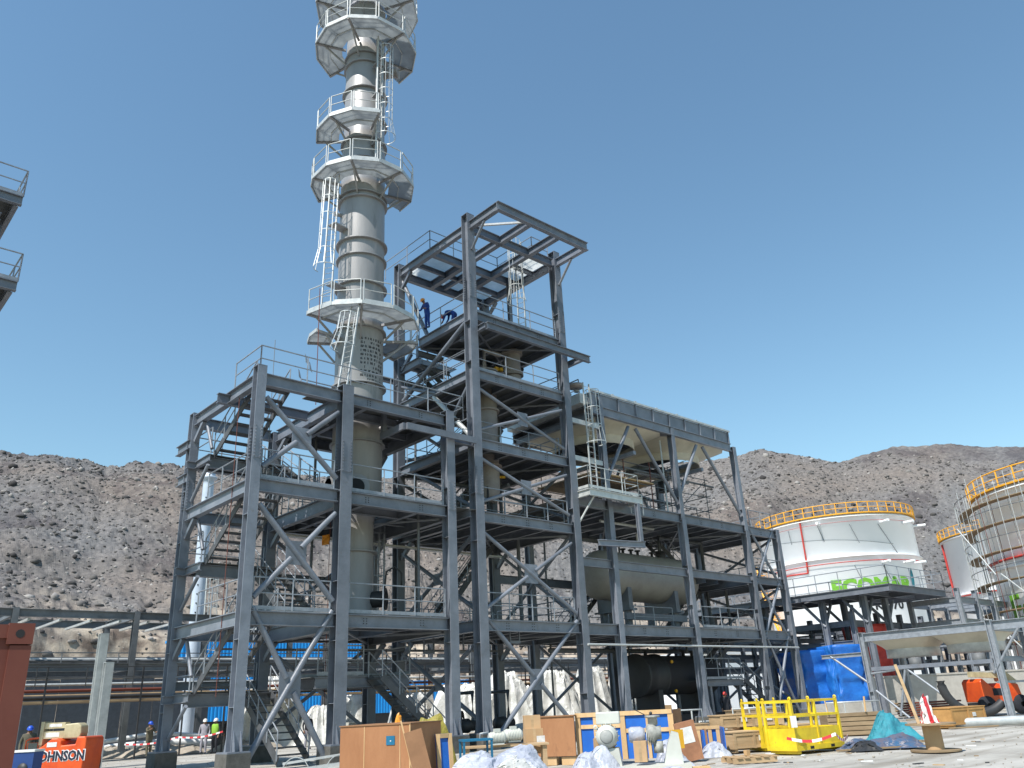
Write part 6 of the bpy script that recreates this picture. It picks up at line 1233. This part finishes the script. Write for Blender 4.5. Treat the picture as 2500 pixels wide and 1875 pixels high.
# ------------------------------------------------------------ small air cooler on a low frame (right)
A0 = at(2472, 1752, Z=0); xq = A0.x; sc2 = thing('small_cooler_frame', 'low galvanised frame at the right carrying a cream hopper with two short fan rings', 'cooler frame', (A0.x, A0.y, 0))
zt4 = at(2410, 1516, X=xq).z; yb = at(2103, 1550, X=xq).y; ya = at(2410, 1516, X=xq).y
gx_ = xq; ya = A0.y
for y in (ya, yb):
    column(sc2, gx_, y, .05, zt4+.02, .3, .26, galv if False else rail_m, foot=False)
for y in (ya, yb): column(sc2, gx_+4.2, y, .05, zt4, .3, .26, rail_m, foot=False)
MB().ibeam(V((gx_, ya+.14, zt4)), V((gx_, yb-.14, zt4)), .42, .22).build('beam', rail_m, sc2); MB().ibeam(V((gx_+4.2, ya+.14, zt4)), V((gx_+4.2, yb-.14, zt4)), .42, .22).build('beam', rail_m, sc2)
MB().ibeam(V((gx_+.12, ya, zt4)), V((gx_+4.05, ya, zt4)), .42, .22).build('beam', rail_m, sc2); MB().ibeam(V((gx_+.12, yb, zt4)), V((gx_+4.05, yb, zt4)), .42, .22).build('beam', rail_m, sc2)
MB().ibeam(V((gx_+.16, ya, zt4)), V((gx_+.16, ya-4, zt4)), .42, .22).build('beam', rail_m, sc2)
L_ = yb-ya
for i in range(2):
    yc = ya+L_*(.25+.5*i); hx, hy = 1.9, L_*.24; R_ = min(hx, hy)*.86; n = 28; top = []; bot = []
    for j in range(n):
        t = 2*math.pi*(j+.5)/n; c, s_ = math.cos(t), math.sin(t); k = min(hx/abs(c), hy/abs(s_)); top.append((gx_+2.1+c*k, yc+s_*k, zt4-.36)); bot.append((gx_+2.1+R_*c, yc+R_*s_, zt4-.85))
    b = MB(); b.add(top+bot, [(j, (j+1) % n, n+(j+1) % n, n+j) for j in range(n)], True); b.build('duct', cream, sc2); MB().lathe([(R_, zt4-.82), (R_+.01, zt4-1.25), (R_-.03, zt4-1.25), (R_-.03, zt4-.82)], (gx_+2.1, yc, 0), 36).build('fan_ring', galv, sc2)
    MB().lathe([(0, zt4-1.9), (.3, zt4-1.9), (.3, zt4-1.3), (0, zt4-1.3)], (gx_+2.1, yc, 0), 18).build('fan_motor', steel_far, sc2)
MB().bar((gx_+.0, ya+.2, zt4-1.75), (gx_+.0, yb-.2, zt4-1.75), .16, .18).build('motor_beam', steel, sc2); MB().bar((gx_+.25, ya+.2, zt4-1.7), (gx_+4.1, ya+.2, zt4-1.7), .14, .16).build('motor_beam', steel, sc2)
ym = (ya+yb)/2
for (a, c_) in (((gx_, ya+.3, 1.9), (gx_, ya-1.2, zt4-.4)), ((gx_, yb-.2, 1.4), (gx_, yb-1.6, .1)), ((gx_, ym-1.3, .2), (gx_, ym+1.2, zt4-1.8)), ((gx_, ym+1.9, .2), (gx_, ym+1.2, zt4-1.8)), ((gx_, ym+3.0, 2.2), (gx_, ym+1.2, zt4-1.8))): brace(sc2, a, c_, .06, rail_m)
MB().ibeam(V((gx_-.0, yb+.15, zt4-.9)), V((gx_-.0, yb+2.4, zt4-.9)), .2, .14).build('bracket_beam', rail_m, sc2); brace(sc2, (gx_, yb+.1, zt4-2.4), (gx_, yb+1.9, zt4-1.0), .06, rail_m)
for (x0, x1, y, z) in ((gx_+.2, gx_+4, ya+.3, 2.6), (gx_+.2, gx_+4, ya+.3, 1.5)): MB().bar((x0, y, z), (x1, y, z), .1, .1).build('tie_bar', rail_m, sc2)
# ------------------------------------------------------------ raised platform and racks at the right
PC = at(2169, 1425, D=55); px_, py_, pz_ = PC.x, PC.y, PC.z
rp_ = thing('rack_platform', 'railed grey walkway platform on branching posts in front of the lettered tank', 'platform', (px_, py_, 0))
PL_ = 17.; PW = 8.3
MB().ibeam(V((px_, py_, pz_)), V((px_, py_+PL_, pz_)), .4, .2).build('beam', steel, rp_); MB().ibeam(V((px_+.1, py_, pz_)), V((px_+PW, py_, pz_)), .4, .2).build('beam', steel, rp_); MB().ibeam(V((px_+PW, py_+.1, pz_)), V((px_+PW, py_+6, pz_)), .4, .2).build('beam', steel, rp_)
for k in range(1, 9): MB().ibeam(V((px_+.1, py_+k*2, pz_-.03)), V((px_+PW-.1 if k < 3 else px_+4.4, py_+k*2, pz_-.03)), .3, .15).build('joist', steel, rp_)
MB().ibeam(V((px_+4.4, py_+.1, pz_-.02)), V((px_+4.4, py_+PL_, pz_-.02)), .36, .2).build('beam', steel, rp_)
floor(rp_, px_, py_, px_+4.4, py_+PL_, pz_, m=deck); floor(rp_, px_+4.403, py_, px_+PW, py_+6, pz_, m=grate)
rail(rp_, [(px_+PW, py_+6, pz_+.04), (px_+PW, py_, pz_+.04), (px_, py_, pz_+.04), (px_, py_+PL_, pz_+.04)], sp=1.6, toe=False)
rail(rp_, [(px_+4.4, py_+PL_, pz_+.04), (px_+4.4, py_+6, pz_+.04), (px_+PW, py_+6, pz_+.04)], sp=1.6, toe=False)
for x, y in ((px_+1.0, py_+2.2), (px_+1.0, py_+5.0), (px_+1.0, py_+9.2), (px_+3.9, py_+2.2), (px_+3.9, py_+5.0), (px_+1, py_+13.4)):
    column(rp_, x, y, .1, pz_-.42, .34, .34, foot=False); brace(rp_, (x, y, pz_-2.0), (x, y+1.3, pz_-.5), .1); brace(rp_, (x, y, pz_-2.0), (x+1.2, y, pz_-.5), .1)
xr0, xr1 = px_+.6, px_+9
for nm, lab, x0, x1, y0, y1, zs, sp_ in (('pipe_rack', 'three-tier dark beam rack below the railed platform at the right', px_+1.5, px_+22, py_+3.4, py_+8.2, (3.2, 4.4, 5.6), 3.4), ('pipe_rack', 'grey galvanised beam rack running off the right edge in front of the scaffolded tank', px_+8.6, px_+30, py_-.6, py_+2.6, (4.3, 5.5, 6.9), 3.2)):
    rack(nm, lab, x0, x1, y0, y1, zs, sp_, b=.3, m=steel if 'dark' in lab else rail_m, top=zs[-1]+.5)
rk2 = thing('side_rack', 'grey beam rack between the exchanger frame and the blue wrapped blocks', 'pipe rack', (49, 33, 0))
for z in (3.3, 4.1, 4.9):
    for y in (30., 33.5, 37): MB().ibeam(V((48, y, z)), V((62, y, z)), .3, .16).build('beam', steel, rk2)
for x in (49, 53, 57, 61):
    for y in (30., 33.5, 37): column(rk2, x, y, .1, 5.0, .26, .26, foot=False)
    MB().ibeam(V((x, 30.2, 5.3)), V((x, 36.8, 5.3)), .3, .16).build('cross_beam', steel, rk2)
xb_ = MB(); 
# distant white sheds behind the right frame
ws = thing('white_shed', 'low white clad shed seen behind the exchanger frame', 'shed', (75, 60, 0)); q0 = at(1700, 1500, D=85); b = MB(); b.bb(q0.x-1, q0.y, 0, q0.x+24, q0.y+10, 5.4); b.build('wall', white_m, ws); MB().bb(q0.x-1.3, q0.y-.3, 5.4, q0.x+24.3, q0.y+10.3, 5.6).build('roof', white_pipe, ws)
dw = thing('shaded_shed', 'panelled shed wall, its shade put into a dark blue-grey colour, behind the low pipe rack at the left', 'shed', (16, 58, 0)); q0 = at(60, 1690, D=60)
for k in range(6): MB().bb(q0.x+k*1.9, 58.5, 0, q0.x+k*1.9+1.86, 58.6, 4.4+.1*(k % 2)).build('wall_panel', mat('shaded_panel', (.06, .075, .095), .6) if k == 0 else bpy.data.materials['shaded_panel'], dw)  # panel colour carries the shade this wall stands in
# concrete and debris around the frames, pipes on the ground at the left
wp = thing('ground_pipe', 'white-wrapped pipe with elbows lying on low supports at the left', 'pipe', gpt(350, 1850, 55)); zz = 1.3
a_, b2 = at(245, 1828, D=56), at(395, 1812, D=56); c_ = at(520, 1813, D=57); d_ = at(720, 1800, D=58)
MB().tube([a_, b2, c_, d_], .2, 12).build('pipe_wall', white_pipe, wp); MB().tube([a_+V((0, 1, .3)), b2+V((0, 1, .5)), c_+V((0, 1, .4)), d_+V((0, 1, .4))], .12, 10).build('pipe_wall', white_pipe, wp)
for q in (a_.lerp(b2, .4), b2.lerp(c_, .5), c_.lerp(d_, .5)): MB().bar(q, V((q.x, q.y, 0)), .2, .2, up=V((0, 1, 0))).build('support', white_pipe, wp)
for k, (px, D, s_, lab) in enumerate(((300, 53, .9, 'grey rubble heap left of the khaki person'), (420, 54, .8, 'grey rubble heap by the white pipe'), (600, 52, .8, 'grey rubble heap behind the left stairs'), (1200, 50, .5, 'grey rubble heap behind the middle columns'))):
    p = gpt(px, 1850, D); sheet_heap('rubble_heap', lab, 'rubble', (p.x, p.y, 0), 0, 2.0, 1.2, s_*.6, gravm, 200+k, ((-.4, 0, 1), (.4, 0, .8)), 60, 30, .3, 1.2)
for k in range(9):
    p = gpt(560+k*150, 1850, 55+k*1.2); w_ = random.uniform(1.0, 2.2); t_ = thingl('pallet_load', ['dark', 'tan', 'grey'][k % 3]+' crate load on the ground far behind the frames, number %s from the left' % ['one', 'two', 'three', 'four', 'five', 'six', 'seven', 'eight', 'nine'][k], 'crate', p, random.uniform(-20, 20), 'crate loads behind the frames')
    b = MB(); b.bb(-w_/2, -.6, .12, w_/2, .6, random.uniform(.7, 1.5)); bl_(b, 'load_body', (darksteel, boxwood, pumpm)[k % 3], t_); b = MB(); b.bb(-w_/2, -.6, 0, w_/2, .6, .119); bl_(b, 'pallet', boxwood, t_)
# orange flag and ropes in the bay
fl = thing('safety_flag', 'small orange cloth hanging on a red rope in the column bay', 'flag', at(795, 1310, Y=30.6)); q = at(795, 1308, Y=30.6)
b = MB(); n = 8; vs = []
for i in range(n):
    for j in range(5): vs.append((q.x-.16+.09*j+.03*math.sin(i), q.y+.04*math.sin(j*1.8+i), q.z-.06*i+.02*j))
b.add(vs, [(i*5+j, i*5+j+1, (i+1)*5+j+1, (i+1)*5+j) for i in range(n-1) for j in range(4)], True); b.build('cloth', helm_o, fl); MB().tube([(q.x+.2, q.y, q.z+3.5), (q.x+.2, q.y, 1.2)], .012, 5).build('rope', rust, fl)
for i, (px, py0, py1, yy, lab) in enumerate(((585, 970, 1700, 28.6, 'thin rusty rope hanging down the stair flights'), (672, 830, 1500, 29.5, 'dark rope hanging beside the zigzag stairs'), (1030, 840, 940, 31.5, 'thin rope hanging from the workers\' platform'))):
    a = at(px, py0, Y=yy); b = at(px, py1, Y=yy); m_ = MB(); m_.tube([a, V((a.x, a.y, max(.1, b.z)))], .014, 5); tag(m_.build('hanging_rope', rust if i == 0 else steel_far), lab, 'rope')
# rack cable hanger frames seen below the first floor
for i, (px, py, y_) in enumerate(((1047, 1575, 31), (1256, 1550, 27.6), (1120, 1575, 30))):
    c = at(px, py, Y=y_); b = MB(); b.bar(c+V((-.3, 0, -.3)), c+V((.3, 0, -.3)), .08, .12); b.bar(c+V((-.27, 0, -.3)), c+V((-.27, 0, .6)), .06, .06, up=V((0, 1, 0))); b.bar(c+V((.27, 0, -.3)), c+V((.27, 0, .6)), .06, .06, up=V((0, 1, 0))); o = b.build('pipe_hanger', steel, fa if i == 2 else fh)
# foreground tubular barriers
def barrier(px0, px1, ytop, D, label, H=None):
    a = gpt(px0, 1860, D); b2 = gpt(px1, 1860, D); z = zat((px0+px1)/2, ytop, D); t = thing('tube_barrier', label, 'barrier', a, 'grey tubular barriers'); q = MB(); q.tube([a, a+V((0, 0, z)), b2+V((0, 0, z)), b2], .04, 8); q.tube([a+V((0, 0, z*.5)), b2+V((0, 0, z*.5))], .035, 8)
    q.tube([a.lerp(b2, .35), a.lerp(b2, .35)+V((0, 0, z))], .03, 6); q.tube([a.lerp(b2, .7), a.lerp(b2, .7)+V((0, 0, z))], .03, 6); q.build('tube_frame', galv, t)
barrier(1645, 1728, 1733, 30, 'grey tubular barrier right of the tall blue-panelled crate'); barrier(1806, 1925, 1727, 30.8, 'grey tubular barrier behind the yellow cradle'); barrier(1720, 1762, 1760, 30.2, 'short grey tubular barrier with a leaning post')
barrier(2040, 2175, 1712, 44, 'long low grey barrier in front of the blue wrapped blocks')
# caged ladder lying on the ground
D = 24.5; p = gpt(780, 1873, D); lc = thingl('lying_ladder', 'galvanised caged ladder lying on the ground left of the plywood crate', 'ladder', (p.x, p.y, 0), 12)
zt5 = zat(780, 1845, D)
for i, x in enumerate((-.62, .52)):
    q = MB(); P_ = [(x+.36*math.cos(t), -.1, zt5-.42+.42*math.sin(t)) for t in np.linspace(math.pi, 0, 14)]+[(x+.36, -.1, .1)]; P_ = [(x-.36, -.1, .1)]+P_
    for a, c_ in zip(P_, P_[1:]): q.bar(a, c_, .05, .02)
    bl_(q, 'cage_hoop', galv, lc)
for z, y in ((zt5-.02, -.1), (zt5-.35, -.2), (zt5-.55, .1)): q = MB(); q.bar((-.95, y, z-.12), (1.4, y, z+.1), .03, .06); bl_(q, 'cage_bar', galv, lc)
for y, z in ((-.2, .35), (.25, .35)): q = MB(); q.bar((-.3, y, z-.1), (1.6, y, z+.05), .04, .07); bl_(q, 'ladder_rail', galv, lc)
for k in range(6): q = MB(); q.tube([(-.1+k*.3, -.2, .3+k*.02), (-.1+k*.3, .25, .3+k*.02)], .014, 5); bl_(q, 'rung', galv, lc)
# small debris in the sand
dm = [oldwood, paper, boxwood, darksteel]
for k in range(26):
    px, py = random.uniform(1700, 2480), random.uniform(1835, 1872); 
    if k > 17: px, py = random.uniform(2220, 2480), random.uniform(1790, 1850)
    p = at(px, py, Z=.01); b = MB(); L_ = random.uniform(.06, .28); b.box((0, 0, .012), (L_, random.uniform(.03, .09), .02), rz=random.uniform(0, 3)); o = bl_(b, 'ground_scrap', dm[k % 4], None); o.location = p; tag(o, 'small scrap of wood or paper lying on the sand in the right foreground', 'scrap', 'small scraps on the sand')
